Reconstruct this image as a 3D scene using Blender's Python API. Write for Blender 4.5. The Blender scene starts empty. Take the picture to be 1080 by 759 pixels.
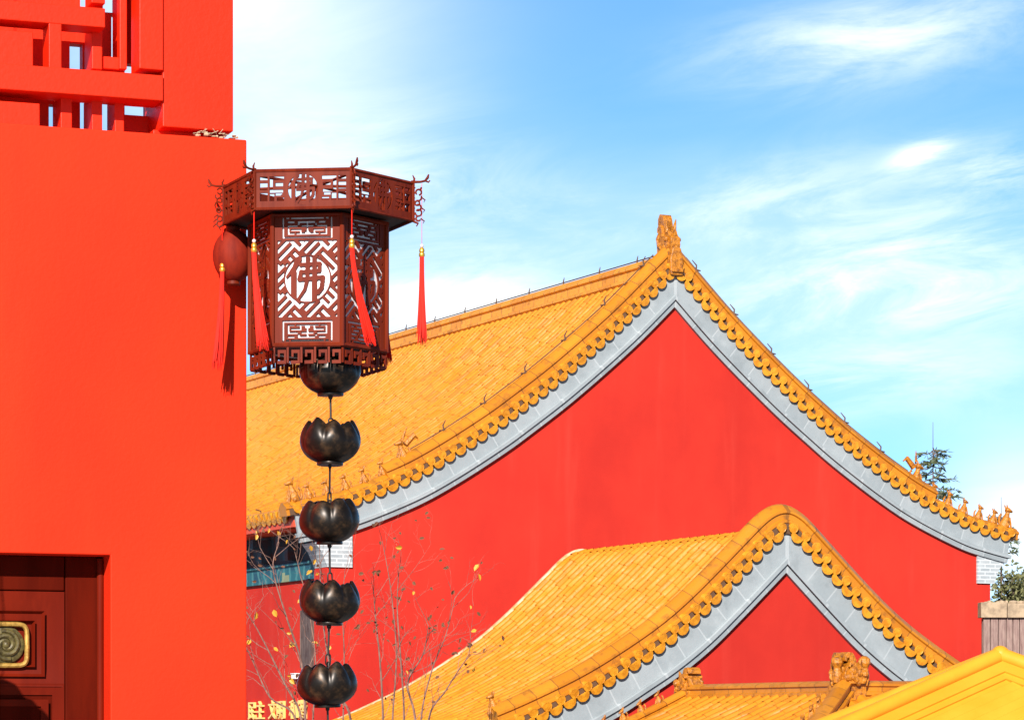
import bpy, bmesh, math, random
import numpy as np
from mathutils import Vector, Matrix

R = math.radians
rnd = random.Random(7)
sc = bpy.context.scene
col = sc.collection

# ------------------------------------------------------------------ camera
EYE = 1.6            # camera height
GROUND = -1.0
FPX, CU, HOR = 3164.0, 540.0, 766.0     # focal length in photo pixels, centre column, horizon row (photo 1080 x 759)
cam = bpy.data.cameras.new('camera')
cam_o = bpy.data.objects.new('camera', cam)
col.objects.link(cam_o)
sc.camera = cam_o
cam_o.location = (0, 0, EYE)
cam_o.rotation_euler = (R(90), 0, 0)
cam.sensor_width = 36
cam.lens = FPX / 1080 * 36
cam.shift_y = (HOR - 379.5) / 1080
cam.clip_start = .1
cam.clip_end = 5000

# ------------------------------------------------------------------ light
SUN_EL, SUN_AZ = 29.0, -10.0     # azimuth: degrees to the left of straight behind the camera
sd = Vector((math.sin(R(SUN_AZ)) * math.cos(R(SUN_EL)), -math.cos(R(SUN_AZ)) * math.cos(R(SUN_EL)), math.sin(R(SUN_EL))))
sun = bpy.data.lights.new('sun', 'SUN')
sun.energy = 4.2
sun.angle = R(.5)
sun.color = (1, .96, .9)
sun_o = bpy.data.objects.new('sun', sun)
col.objects.link(sun_o)
sun_o.location = sd * 80
sun_o.rotation_euler = (-sd).to_track_quat('-Z', 'Y').to_euler()

sc.view_settings.view_transform = 'Standard'
sc.view_settings.look = 'None'
sc.view_settings.gamma = 1
sc.view_settings.use_curve_mapping = False
sc.view_settings.exposure = .95

world = bpy.data.worlds.new('World')
sc.world = world
world.use_nodes = True
wt = world.node_tree
for n in list(wt.nodes):
    wt.nodes.remove(n)


class NT:
    """small wrapper to write node trees briefly"""
    def __init__(s, tree):
        s.t = tree

    def n(s, typ, ins=None, **props):
        nd = s.t.nodes.new(typ)
        for k, v in props.items():
            setattr(nd, k, v)
        for k, v in (ins or {}).items():
            if isinstance(v, bpy.types.NodeSocket):
                s.t.links.new(v, nd.inputs[k])
            else:
                nd.inputs[k].default_value = v
        return nd

    def m(s, op, a, b=0.0, c=None, clamp=False):
        ins = {0: a, 1: b}
        if c is not None:
            ins[2] = c
        return s.n('ShaderNodeMath', ins, operation=op, use_clamp=clamp).outputs[0]

    def mix(s, f, a, b, blend='MIX'):
        nd = s.n('ShaderNodeMix', {0: f}, data_type='RGBA', blend_type=blend, clamp_factor=True)
        for i, v in ((6, a), (7, b)):
            if isinstance(v, bpy.types.NodeSocket):
                s.t.links.new(v, nd.inputs[i])
            else:
                nd.inputs[i].default_value = v if len(v) == 4 else (*v, 1)
        return nd.outputs[2]

    def smooth(s, x, a, b):
        return s.n('ShaderNodeMapRange', {0: x, 1: a, 2: b, 3: 0.0, 4: 1.0}, interpolation_type='SMOOTHSTEP').outputs[0]


W = NT(wt)
tc = W.n('ShaderNodeTexCoord').outputs['Generated']
sep = W.n('ShaderNodeSeparateXYZ', {0: tc})
dx, dz = sep.outputs[0], sep.outputs[2]
hi = W.m('ADD', W.m('MULTIPLY', dz, 1.6), .16)
skyv = W.n('ShaderNodeCombineXYZ', {0: dx, 1: sep.outputs[1], 2: hi}).outputs[0]
skyv = W.n('ShaderNodeVectorMath', {0: skyv}, operation='NORMALIZE').outputs[0]
sky = W.n('ShaderNodeTexSky', {0: skyv}, sky_type='NISHITA', sun_disc=False, sun_elevation=R(SUN_EL),
          sun_rotation=R(180 - SUN_AZ), air_density=1.0, dust_density=.6, ozone_density=1.6)
blue = W.mix(1.0, sky.outputs[0], (1.08, 1.72, 2.0), 'MULTIPLY')
blue = W.mix(W.m('MULTIPLY', W.smooth(dz, .26, .5), .7), blue, (.04, .14, .36))
south = W.smooth(sep.outputs[1], .3, -.4)
blue = W.mix(W.m('MULTIPLY', south, .6), blue, (.04, .14, .36))
# wind-drawn high cloud
mp = W.n('ShaderNodeCombineXYZ', {0: W.m('MULTIPLY', W.m('ADD', dx, W.m('MULTIPLY', dz, -.5)), 9.0),
                                  1: 0.0, 2: W.m('MULTIPLY', W.m('ADD', dz, W.m('MULTIPLY', dx, -.10)), 30.0)}).outputs[0]
n1 = W.n('ShaderNodeTexNoise', {'Vector': mp, 'Scale': 1.7, 'Detail': 12.0, 'Roughness': .66, 'Distortion': .6}).outputs[0]
n2 = W.n('ShaderNodeTexNoise', {'Vector': mp, 'Scale': .42, 'Detail': 4.0, 'Roughness': .5, 'Distortion': .3}).outputs[0]


def blob(cx, cz, rx, rz, tilt=0.0):
    ax = W.m('SUBTRACT', dx, cx)
    az = W.m('SUBTRACT', W.m('SUBTRACT', dz, cz), W.m('MULTIPLY', ax, tilt))
    q = W.m('ADD', W.m('POWER', W.m('ABSOLUTE', W.m('DIVIDE', ax, rx)), 2.0), W.m('POWER', W.m('ABSOLUTE', W.m('DIVIDE', az, rz)), 2.0))
    return W.m('POWER', 2.718, W.m('MULTIPLY', q, -1.0))


def dirpx(u, v):
    d = Vector(((u - CU) / FPX, 1, (HOR - v) / FPX)).normalized()
    return d.x, d.z


def bp(u, v, ru, rv, tilt=0.0):
    x, z = dirpx(u, v)
    return blob(x, z, ru / FPX, rv / FPX, tilt)


def addall(items):
    o = items[0]
    for i in items[1:]:
        o = W.m('ADD', o, i)
    return o


soft = addall([W.m('MULTIPLY', bp(255, 10, 190, 120), .88), W.m('MULTIPLY', bp(300, 160, 160, 70), .35),
               W.m('MULTIPLY', bp(450, 330, 200, 55), .75), W.m('MULTIPLY', bp(1085, 560, 90, 90), 1.0),
               W.m('MULTIPLY', bp(930, 330, 190, 90), .45), W.m('MULTIPLY', bp(900, 40, 130, 45, .1), .28),
               W.m('MULTIPLY', bp(700, 230, 300, 60), .22)])
wisp = addall([W.m('MULTIPLY', bp(430, 190, 120, 60, -.1), .5), W.m('MULTIPLY', bp(960, 260, 150, 35, .1), .8), W.m('MULTIPLY', bp(900, 400, 150, 35, .05), .7), bp(930, 40, 150, 40, .12), W.m('MULTIPLY', bp(970, 162, 28, 12, .3), 1.6), W.m('MULTIPLY', bp(1050, 180, 70, 30), .8),
               W.m('MULTIPLY', bp(900, 320, 130, 26), 1.1), W.m('MULTIPLY', bp(1040, 300, 70, 30), .7),
               W.m('MULTIPLY', bp(800, 215, 220, 40, .1), .55), W.m('MULTIPLY', bp(480, 320, 120, 40), .8)])
wn = W.smooth(n1, .34, .68)
wisp = W.m('MULTIPLY', wisp, .62)
cl = W.m('ADD', W.m('MULTIPLY', soft, W.m('ADD', .35, W.m('ADD', W.m('MULTIPLY', n2, .55), W.m('MULTIPLY', n1, .55)))), W.m('MULTIPLY', wisp, wn))
cl = W.m('ADD', cl, W.m('MULTIPLY', W.smooth(n2, .45, .75), W.m('MULTIPLY', n1, .35)))
cl = W.m('MULTIPLY', cl, W.m('MULTIPLY', W.m('SUBTRACT', 1.0, south), W.m('SUBTRACT', 1.0, W.smooth(dz, .28, .45))), clamp=True)
skc = W.mix(cl, blue, (8.6, 9.3, 9.6))
bg = W.n('ShaderNodeBackground', {'Color': skc, 'Strength': .075})
wo = W.n('ShaderNodeOutputWorld', {0: bg.outputs[0]})


# ------------------------------------------------------------------ helpers
def at(u, v, Y):
    """world point that stands at depth Y where the photo's pixel (u, v) looks"""
    return Vector(((u - CU) / FPX * Y, Y, EYE + (HOR - v) / FPX * Y))


class Frame:
    """a building's own axes: x along its gable, y along its ridge"""
    def __init__(s, x, y, deg):
        s.o = Vector((x, y, 0))
        s.a = R(deg)
        s.ex = Vector((math.cos(s.a), math.sin(s.a), 0))
        s.ey = Vector((-math.sin(s.a), math.cos(s.a), 0))

    def front(s, u, v, y=0.0):
        """local x, z on the plane y = const"""
        P = s.o + s.ey * y
        d = (u - CU) / FPX
        t = (d * P.y - P.x) / (s.ex.x - d * s.ex.y)
        return t, EYE + (HOR - v) / FPX * (P.y + t * s.ex.y)

    def side(s, u, v, x=0.0):
        """local y, z on the plane x = const"""
        P = s.o + s.ex * x
        d = (u - CU) / FPX
        t = (d * P.y - P.x) / (s.ey.x - d * s.ey.y)
        return t, EYE + (HOR - v) / FPX * (P.y + t * s.ey.y)


class MB:
    """collects geometry for one mesh"""
    def __init__(s):
        s.v, s.f, s.uv, s.mi = [], [], [], []
        s.cur = 0

    def add(s, vs, fs, uvs=None):
        b = len(s.v)
        s.v += [tuple(p) for p in vs]
        s.uv += uvs if uvs is not None else [(0.0, 0.0)] * len(vs)
        s.f += [tuple(b + i for i in f) for f in fs]
        s.mi += [s.cur] * len(fs)

    def grid(s, rows, closed=False, uvs=None, cap=False):
        n, m = len(rows), len(rows[0])
        vs = [p for r in rows for p in r]
        fs = []
        for i in range(n - 1):
            for j in range(m if closed else m - 1):
                k = (j + 1) % m
                fs.append((i * m + j, i * m + k, (i + 1) * m + k, (i + 1) * m + j))
        if cap:
            fs.append(tuple(range(m - 1, -1, -1)))
            fs.append(tuple((n - 1) * m + j for j in range(m)))
        s.add(vs, fs, [q for r in uvs for q in r] if uvs else None)

    def box(s, lo, hi, M=None):
        x0, y0, z0 = lo
        x1, y1, z1 = hi
        vs = [Vector(p) for p in ((x0, y0, z0), (x1, y0, z0), (x1, y1, z0), (x0, y1, z0), (x0, y0, z1), (x1, y0, z1), (x1, y1, z1), (x0, y1, z1))]
        if M:
            vs = [M @ p for p in vs]
        s.add(vs, [(3, 2, 1, 0), (4, 5, 6, 7), (0, 1, 5, 4), (1, 2, 6, 5), (2, 3, 7, 6), (3, 0, 4, 7)])

    def tube(s, pts, rad, n=8, cap=True):
        pts = [Vector(p) for p in pts]
        if not hasattr(rad, '__len__'):
            rad = [rad] * len(pts)
        rows = []
        ref = None
        for i, p in enumerate(pts):
            t = (pts[min(i + 1, len(pts) - 1)] - pts[max(i - 1, 0)])
            if t.length < 1e-9:
                t = Vector((0, 0, 1))
            t.normalize()
            if ref is None:
                ref = t.orthogonal().normalized()
            ref = (ref - t * ref.dot(t))
            ref = ref.normalized() if ref.length > 1e-6 else t.orthogonal().normalized()
            bi = t.cross(ref)
            rows.append([p + (ref * math.cos(a) + bi * math.sin(a)) * rad[i] for a in [2 * math.pi * k / n for k in range(n)]])
        s.grid(rows, closed=True, cap=cap)

    def lathe(s, prof, n=24, c=(0, 0, 0), cap=True):
        c = Vector(c)
        s.grid([[c + Vector((r * math.cos(2 * math.pi * k / n), r * math.sin(2 * math.pi * k / n), z)) for k in range(n)] for r, z in prof], closed=True, cap=cap)

    def ball(s, c, r, n=8, m=6):
        c = Vector(c)
        if not hasattr(r, '__len__'):
            r = (r, r, r)
        rows = []
        for i in range(m + 1):
            a = math.pi * i / m
            sr = max(math.sin(a), .02)
            rows.append([c + Vector((r[0] * sr * math.cos(2 * math.pi * k / n), r[1] * sr * math.sin(2 * math.pi * k / n), -r[2] * math.cos(a))) for k in range(n)])
        s.grid(rows, closed=True, cap=True)

    def prism(s, outline, f, th):
        """outline of 2-D points; f maps (a, b, depth) to 3-D"""
        n = len(outline)
        vs = [f(a, b, -th / 2) for a, b in outline] + [f(a, b, th / 2) for a, b in outline]
        fs = [tuple(range(n - 1, -1, -1)), tuple(range(n, 2 * n))]
        fs += [(i, (i + 1) % n, n + (i + 1) % n, n + i) for i in range(n)]
        s.add(vs, fs)

    def build(s, name, mat, parent=None, smooth=False, bevel=0.0, seg=2, loc=None):
        me = bpy.data.meshes.new(name)
        me.from_pydata(s.v, [], s.f)
        if any(q != (0.0, 0.0) for q in s.uv):
            L = me.uv_layers.new(name='UVMap')
            idx = np.empty(len(me.loops), dtype=np.int32)
            me.loops.foreach_get('vertex_index', idx)
            L.data.foreach_set('uv', np.array(s.uv, dtype=np.float32)[idx].ravel())
        mats = mat if isinstance(mat, (list, tuple)) else [mat]
        for m in mats:
            me.materials.append(m)
        if len(mats) > 1:
            me.polygons.foreach_set('material_index', s.mi)
        bm = bmesh.new()
        bm.from_mesh(me)
        bmesh.ops.recalc_face_normals(bm, faces=bm.faces)
        bm.to_mesh(me)
        bm.free()
        if smooth:
            me.shade_smooth()
            if smooth != 'all':
                me.set_sharp_from_angle(angle=R(40))
        o = bpy.data.objects.new(name, me)
        col.objects.link(o)
        if parent:
            o.parent = parent
        if loc:
            o.location = loc
        if bevel:
            b = o.modifiers.new('bevel', 'BEVEL')
            b.width = bevel
            b.segments = seg
            b.limit_method = 'ANGLE'
            b.harden_normals = False
        return o


def tag(o, label=None, cat=None, group=None, kind=None):
    if label:
        o['label'] = label
    if cat:
        o['category'] = cat
    if group:
        o['group'] = group
    if kind:
        o['kind'] = kind
    return o


def empty(name, loc=(0, 0, 0), rz=0.0):
    o = bpy.data.objects.new(name, None)
    o.empty_display_size = .3
    col.objects.link(o)
    o.location = loc
    o.rotation_euler = (0, 0, rz)
    return o


def copy_tree(o, parent=None):
    c = o.copy()
    col.objects.link(c)
    if parent:
        c.parent = parent
    for ch in list(o.children):
        copy_tree(ch, c)
    return c


def catmull(pts, per=8):
    pts = [Vector(p) for p in pts]
    out = []
    for i in range(len(pts) - 1):
        p0, p1, p2, p3 = pts[max(i - 1, 0)], pts[i], pts[i + 1], pts[min(i + 2, len(pts) - 1)]
        for k in range(per):
            t = k / per
            out.append(.5 * ((2 * p1) + (p2 - p0) * t + (2 * p0 - 5 * p1 + 4 * p2 - p3) * t * t + (3 * p1 - p0 - 3 * p2 + p3) * t ** 3))
    out.append(pts[-1])
    return out


# ------------------------------------------------------------------ materials
def mat(name, base, rough=.6, metal=0.0, build=None, coat=0.0, spec=.5):
    m = bpy.data.materials.new(name)
    m.use_nodes = True
    t = NT(m.node_tree)
    b = m.node_tree.nodes['Principled BSDF']
    b.inputs['Base Color'].default_value = (*base, 1)
    b.inputs['Roughness'].default_value = rough
    b.inputs['Metallic'].default_value = metal
    b.inputs['Specular IOR Level'].default_value = spec
    if coat:
        b.inputs['Coat Weight'].default_value = coat
        b.inputs['Coat Roughness'].default_value = .15
    if build:
        build(t, b)
    return m


def lk(t, a, b):
    t.t.links.new(a, b)


def obj_noise(t, scale, detail=4.0, rough=.55, stretch=(1, 1, 1)):
    c = t.n('ShaderNodeTexCoord').outputs['Object']
    c = t.n('ShaderNodeMapping', {0: c, 3: stretch}).outputs[0]
    return t.n('ShaderNodeTexNoise', {'Vector': c, 'Scale': scale, 'Detail': detail, 'Roughness': rough}).outputs[0]


def bump(t, b, h, strength=.3, dist=.01):
    nd = t.n('ShaderNodeBump', {'Height': h, 'Strength': strength, 'Distance': dist})
    lk(t, nd.outputs[0], b.inputs['Normal'])


def tile_build(c1, c2, dark, mid=(.42, .125, .006)):
    def f(t, b):
        uv = t.n('ShaderNodeUVMap').outputs[0]
        s = t.n('ShaderNodeSeparateXYZ', {0: uv})
        cell = t.n('ShaderNodeCombineXYZ', {0: t.m('FLOOR', s.outputs[0]), 1: t.m('FLOOR', s.outputs[1])}).outputs[0]
        wn_ = t.n('ShaderNodeTexWhiteNoise', {'Vector': cell}, noise_dimensions='2D').outputs['Value']
        n = obj_noise(t, .55, 5.0)
        nf = obj_noise(t, 14.0, 3.0)
        fac = t.m('ADD', t.m('MULTIPLY', wn_, .38), t.m('MULTIPLY', n, .5))
        c = t.mix(fac, c1, c2)
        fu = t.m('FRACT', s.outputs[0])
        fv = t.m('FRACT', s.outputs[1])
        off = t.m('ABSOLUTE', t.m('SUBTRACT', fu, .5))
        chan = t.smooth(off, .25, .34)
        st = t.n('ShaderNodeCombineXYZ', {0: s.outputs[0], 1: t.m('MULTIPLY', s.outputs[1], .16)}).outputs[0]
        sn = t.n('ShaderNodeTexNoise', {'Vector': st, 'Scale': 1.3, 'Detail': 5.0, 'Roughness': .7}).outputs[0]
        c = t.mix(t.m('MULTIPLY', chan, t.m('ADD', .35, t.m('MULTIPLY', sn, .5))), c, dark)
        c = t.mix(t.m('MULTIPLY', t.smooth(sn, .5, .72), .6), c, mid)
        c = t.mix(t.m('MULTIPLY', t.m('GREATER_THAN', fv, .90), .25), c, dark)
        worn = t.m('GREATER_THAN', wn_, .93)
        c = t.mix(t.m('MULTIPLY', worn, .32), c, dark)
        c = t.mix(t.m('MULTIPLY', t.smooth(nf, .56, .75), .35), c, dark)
        lk(t, c, b.inputs['Base Color'])
        lk(t, t.m('ADD', .36, t.m('MULTIPLY', nf, .3)), b.inputs['Roughness'])
        bump(t, b, nf, .25, .01)
    return f


M = {}
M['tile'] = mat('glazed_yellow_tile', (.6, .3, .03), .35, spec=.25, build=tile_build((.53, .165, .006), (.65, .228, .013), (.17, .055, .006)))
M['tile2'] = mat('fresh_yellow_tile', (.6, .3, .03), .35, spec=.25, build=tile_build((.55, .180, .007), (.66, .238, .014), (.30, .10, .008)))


def ridge_build(t, b, c1=(.44, .148, .007), c2=(.56, .205, .012)):
    uv = t.n('ShaderNodeUVMap').outputs[0]
    s = t.n('ShaderNodeSeparateXYZ', {0: uv})
    fr = t.m('FRACT', s.outputs[0])
    joint = t.m('LESS_THAN', fr, .045)
    cell = t.m('FLOOR', s.outputs[0])
    wn_ = t.n('ShaderNodeTexWhiteNoise', {'W': cell}, noise_dimensions='1D').outputs['Value']
    n = obj_noise(t, 6.0, 6.0, .6)
    c = t.mix(wn_, c1, c2)
    c = t.mix(t.m('MULTIPLY', t.smooth(n, .5, .72), .55), c, (.17, .06, .01))
    c = t.mix(t.m('MULTIPLY', joint, .65), c, (.16, .06, .015))
    lk(t, c, b.inputs['Base Color'])
    lk(t, t.m('ADD', .25, t.m('MULTIPLY', n, .3)), b.inputs['Roughness'])
    bump(t, b, n, .3, .012)


M['ridge'] = mat('glazed_ridge_tile', (.55, .25, .02), .35, build=ridge_build)


M['ridge_brightened'] = mat('glazed_ridge_brightened', (.6, .25, .015), .4, build=lambda t, b: ridge_build(t, b, (.62, .225, .012), (.74, .30, .02)), spec=.3)  # same ridge glaze, brightened in colour to make up for weaker sun


def orn_build(t, b):
    n = obj_noise(t, 16.0, 6.0, .65)
    c = t.mix(t.smooth(n, .42, .66), (.50, .175, .010), (.22, .07, .008))
    lk(t, c, b.inputs['Base Color'])
    bump(t, b, n, .8, .03)


M['ornament'] = mat('glazed_ornament', (.55, .25, .02), .35, build=orn_build)


def end_build(t, b):
    n = obj_noise(t, 9.0, 4.0, .6)
    c = t.mix(t.smooth(n, .35, .7), (.70, .285, .017), (.48, .165, .008))
    lk(t, c, b.inputs['Base Color'])
    bump(t, b, obj_noise(t, 40.0, 3.0), .5, .01)


M['tile_end'] = mat('glazed_tile_end', (.7, .33, .03), .35, build=end_build)


def red_build(c1, c2, c3, sx=.45):
    def f(t, b):
        n = obj_noise(t, sx, 6.0, .6, (1, 1, .7))
        v = obj_noise(t, 1.6, 5.0, .6, (1.6, 1.6, .16))
        g = obj_noise(t, 45.0, 4.0, .6)
        c = t.mix(t.smooth(n, .3, .7), c1, c2)
        c = t.mix(t.m('MULTIPLY', t.smooth(v, .5, .85), .4), c, c3)
        lk(t, c, b.inputs['Base Color'])
        bump(t, b, g, .15, .01)
    return f


M['hall_red'] = mat('red_limewash', (.5, .03, .02), .85, build=red_build((.55, .030, .017), (.44, .021, .014), (.58, .058, .038)), spec=.15)
M['hall_red2'] = mat('red_limewash_small', (.5, .03, .02), .85, build=red_build((.50, .026, .016), (.40, .019, .013), (.53, .045, .03)), spec=.15)
M['gate_red'] = mat('vermilion_wall_paint', (.7, .04, .01), .7, build=red_build((.76, .0265, .0026), (.66, .020, .002), (.80, .038, .006), .9), spec=.2)
M['gate_red2'] = mat('vermilion_gloss_paint', (.7, .03, .006), .5, build=red_build((.74, .021, .0012), (.66, .016, .001), (.76, .030, .002), .9), spec=.25)


def stone_build(t, b):
    uv = t.n('ShaderNodeUVMap').outputs[0]
    s = t.n('ShaderNodeSeparateXYZ', {0: uv})
    fr = t.m('FRACT', s.outputs[0])
    joint = t.m('LESS_THAN', fr, .05)
    wn_ = t.n('ShaderNodeTexWhiteNoise', {'W': t.m('FLOOR', s.outputs[0])}, noise_dimensions='1D').outputs['Value']
    n = obj_noise(t, 3.2, 7.0, .62)
    nf = obj_noise(t, 30.0, 4.0, .6)
    c = t.mix(wn_, (.255, .283, .298), (.30, .326, .34))
    c = t.mix(t.m('MULTIPLY', t.smooth(n, .5, .75), .6), c, (.37, .395, .405))
    c = t.mix(t.m('MULTIPLY', t.smooth(n, .48, .3), .35), c, (.155, .178, .19))
    c = t.mix(t.m('MULTIPLY', joint, .45), c, (.46, .48, .49))
    lk(t, c, b.inputs['Base Color'])
    bump(t, b, nf, .2, .01)


M['stone'] = mat('grey_stone_slabs', (.22, .25, .28), .75, build=stone_build, spec=.3)


def brick_build(t, b):
    c0 = t.n('ShaderNodeTexCoord').outputs['Object']
    s = t.n('ShaderNodeSeparateXYZ', {0: c0})
    v = t.n('ShaderNodeCombineXYZ', {0: t.m('ADD', s.outputs[0], s.outputs[1]), 1: s.outputs[2]}).outputs[0]
    br = t.n('ShaderNodeTexBrick', {'Vector': v, 'Color1': (.27, .30, .32, 1), 'Color2': (.36, .385, .40, 1), 'Mortar': (.52, .54, .55, 1), 'Scale': 1.0,
                                    'Mortar Size': .012, 'Brick Width': .24, 'Row Height': .075})
    n = obj_noise(t, 5.0, 5.0)
    c = t.mix(t.m('MULTIPLY', t.smooth(n, .45, .7), .5), br.outputs[0], (.46, .48, .49))
    lk(t, c, b.inputs['Base Color'])


M['white_brick'] = mat('pale_grey_brick', (.5, .5, .5), .8, build=brick_build)


def wood_build(c1, c2, sc_=18.0, st=(1, 1, .1), r0=.45):
    def f(t, b):
        n = obj_noise(t, sc_, 5.0, .6, st)
        c = t.mix(t.smooth(n, .35, .68), c1, c2)
        lk(t, c, b.inputs['Base Color'])
        lk(t, t.m('ADD', r0, t.m('MULTIPLY', n, .2)), b.inputs['Roughness'])
        bump(t, b, n, .12, .004)
    return f


M['lantern_wood'] = mat('lantern_red_brown_wood', (.17, .03, .012), .45, build=wood_build((.165, .018, .004), (.105, .009, .0022)), spec=.15)
M['lantern_dark'] = mat('lantern_dark_board', (.02, .008, .006), .7)
M['paper'] = mat('white_lantern_film', (.78, .70, .70), .5)
M['tassel'] = mat('red_silk_thread', (.7, .02, .006), .6, build=wood_build((.74, .014, .003), (.56, .009, .002), 300.0, (1, 1, .02), .5), spec=.15)
M['gold'] = mat('gold_band', (.85, .45, .06), .3, .7)
M['gold_paint'] = mat('gold_lettering_paint', (.86, .58, .17), .4, .15)
M['old_gold'] = mat('worn_gilding', (.62, .40, .10), .35, .5, build=wood_build((.60, .36, .08), (.34, .18, .035), 60.0, (1, 1, 1), .3))
M['carve'] = mat('dark_gilded_carving', (.2, .16, .06), .5, .2, build=wood_build((.13, .10, .03), (.05, .035, .01), 50.0, (1, 1, 1), .4))
M['bead'] = mat('pale_bead', (.75, .6, .58), .3)


def bronze_build(t, b):
    n = obj_noise(t, 22.0, 5.0, .6)
    c = t.mix(t.smooth(n, .45, .75), (.016, .011, .008), (.10, .052, .024))
    lk(t, c, b.inputs['Base Color'])
    lk(t, t.m('ADD', .26, t.m('MULTIPLY', n, .22)), b.inputs['Roughness'])


M['bronze'] = mat('dark_bronze', (.03, .022, .018), .35, .55, build=bronze_build)
M['iron'] = mat('dark_iron', (.03, .025, .022), .5, .6)
M['rust'] = mat('rusty_rod', (.09, .045, .025), .7)
M['door'] = mat('oxblood_door_lacquer', (.13, .014, .006), .35, build=wood_build((.092, .006, .0014), (.066, .004, .001), 10.0, (1, 1, .15), .5), spec=.03)
M['door2'] = mat('oxblood_door_moulding', (.2, .028, .012), .33, build=wood_build((.15, .0105, .003), (.11, .007, .002), 10.0, (1, 1, .15), .4), spec=.06)
M['teal'] = None


def teal_build(t, b):
    c0 = t.n('ShaderNodeTexCoord').outputs['Object']
    s = t.n('ShaderNodeSeparateXYZ', {0: c0})
    v = t.n('ShaderNodeCombineXYZ', {0: s.outputs[1], 1: s.outputs[2]}).outputs[0]
    v = t.n('ShaderNodeMapping', {0: v, 3: (.45, 1, 1)}).outputs[0]
    vo = t.n('ShaderNodeTexVoronoi', {'Vector': v, 'Scale': 5.0}, distance='CHEBYCHEV')
    w = t.n('ShaderNodeTexWave', {'Vector': v, 'Scale': 2.2, 'Distortion': 6.0, 'Detail': 3.0}).outputs[0]
    c = t.mix(t.smooth(vo.outputs[0], .3, .6), (.010, .055, .085), (.016, .10, .12))
    c = t.mix(t.m('MULTIPLY', t.smooth(w, .78, .9), .8), c, (.06, .19, .19))
    c = t.mix(t.m('MULTIPLY', t.m('GREATER_THAN', vo.outputs[0], .78), .5), c, (.40, .34, .12))
    lk(t, c, b.inputs['Base Color'])


M['teal'] = mat('painted_blue_green_beam', (.03, .16, .2), .6, build=teal_build)
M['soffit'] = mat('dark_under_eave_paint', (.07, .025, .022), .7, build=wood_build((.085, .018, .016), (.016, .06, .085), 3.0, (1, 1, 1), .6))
M['rafter'] = mat('red_rafter_paint', (.55, .06, .02), .6)
M['bark'] = mat('pale_young_bark', (.3, .2, .16), .8, build=wood_build((.25, .13, .095), (.12, .055, .042), 30.0, (1, 1, .3), .7))
M['leaf_y'] = mat('yellow_autumn_leaf', (.55, .27, .02), .6)
M['leaf_b'] = mat('withered_brown_leaf', (.14, .05, .02), .8)


def leafy(c1, c2, c3):
    def f(t, b):
        n = obj_noise(t, 1.1, 3.0)
        r = t.n('ShaderNodeNewGeometry').outputs['Random Per Island']
        c = t.mix(t.smooth(n, .35, .65), c1, c2)
        c = t.mix(t.m('MULTIPLY', r, .6), c, c3)
        lk(t, c, b.inputs['Base Color'])
        b.inputs['Subsurface Weight'].default_value = 0
    return f


M['needles'] = mat('conifer_needles', (.06, .09, .03), .7, build=leafy((.045, .075, .035), (.085, .11, .04), (.12, .13, .06)))
M['bush'] = mat('olive_green_leaves', (.08, .1, .03), .7, build=leafy((.035, .055, .02), (.14, .14, .045), (.22, .20, .08)))
M['trunk'] = mat('grey_brown_trunk', (.12, .08, .06), .85)
M['canopy'] = None


def canopy_build(t, b):
    n = obj_noise(t, 2.5, 5.0)
    c = t.mix(t.smooth(n, .3, .7), (.66, .262, .013), (.72, .300, .020))
    lk(t, c, b.inputs['Base Color'])


M['canopy'] = mat('smooth_bright_yellow_glaze', (.84, .46, .03), .5, build=canopy_build, spec=.3)


def fence_build(t, b):
    n = obj_noise(t, 9.0, 6.0, .65, (3, 3, .35))
    c = t.mix(t.smooth(n, .3, .7), (.17, .095, .085), (.32, .215, .18))
    lk(t, c, b.inputs['Base Color'])
    bump(t, b, n, .4, .02)


M['boards'] = mat('weathered_brown_boards', (.25, .15, .13), .85, build=fence_build)
M['cap'] = mat('tan_capping', (.34, .25, .16), .85, build=wood_build((.42, .30, .19), (.24, .17, .11), 8.0, (1, 1, 1), .7))
M['paving'] = mat('grey_paving', (.22, .21, .2), .85, build=wood_build((.26, .25, .24), (.17, .165, .16), 1.5, (1, 1, 1), .75))
M['grey_board'] = mat('grey_weathered_plaque', (.1, .06, .05), .7, build=wood_build((.13, .085, .07), (.06, .03, .026), 20.0, (1, 1, .2), .6))
M['white'] = mat('white_painted_metal', (.75, .75, .74), .4)
M['bedding'] = mat('dark_tile_bedding', (.10, .05, .025), .9)
M['crumb'] = mat('pale_mortar_crumbs', (.5, .38, .24), .9)

# ------------------------------------------------------------------ ground
g = MB()
g.add([(-600, -300, GROUND), (600, -300, GROUND), (600, 900, GROUND), (-600, 900, GROUND)], [(0, 1, 2, 3)])
tag(g.build('ground', M['paving']), kind='structure')


# ------------------------------------------------------------------ roof building blocks
def curve2(pts, n=70):
    """dense smooth copy of a (x, z) curve"""
    c = catmull([(p[0], 0, p[1]) for p in pts], 12)
    return resample([(p.x, p.z) for p in c], n)


def resample(c, n):
    c = np.array(c)
    s = np.concatenate([[0], np.cumsum(np.hypot(*np.diff(c, axis=0).T))])
    q = np.linspace(0, s[-1], n)
    return np.stack([np.interp(q, s, c[:, 0]), np.interp(q, s, c[:, 1])], 1)


def arclen(c):
    return np.concatenate([[0], np.cumsum(np.hypot(*np.diff(np.array(c), axis=0).T))])


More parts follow.
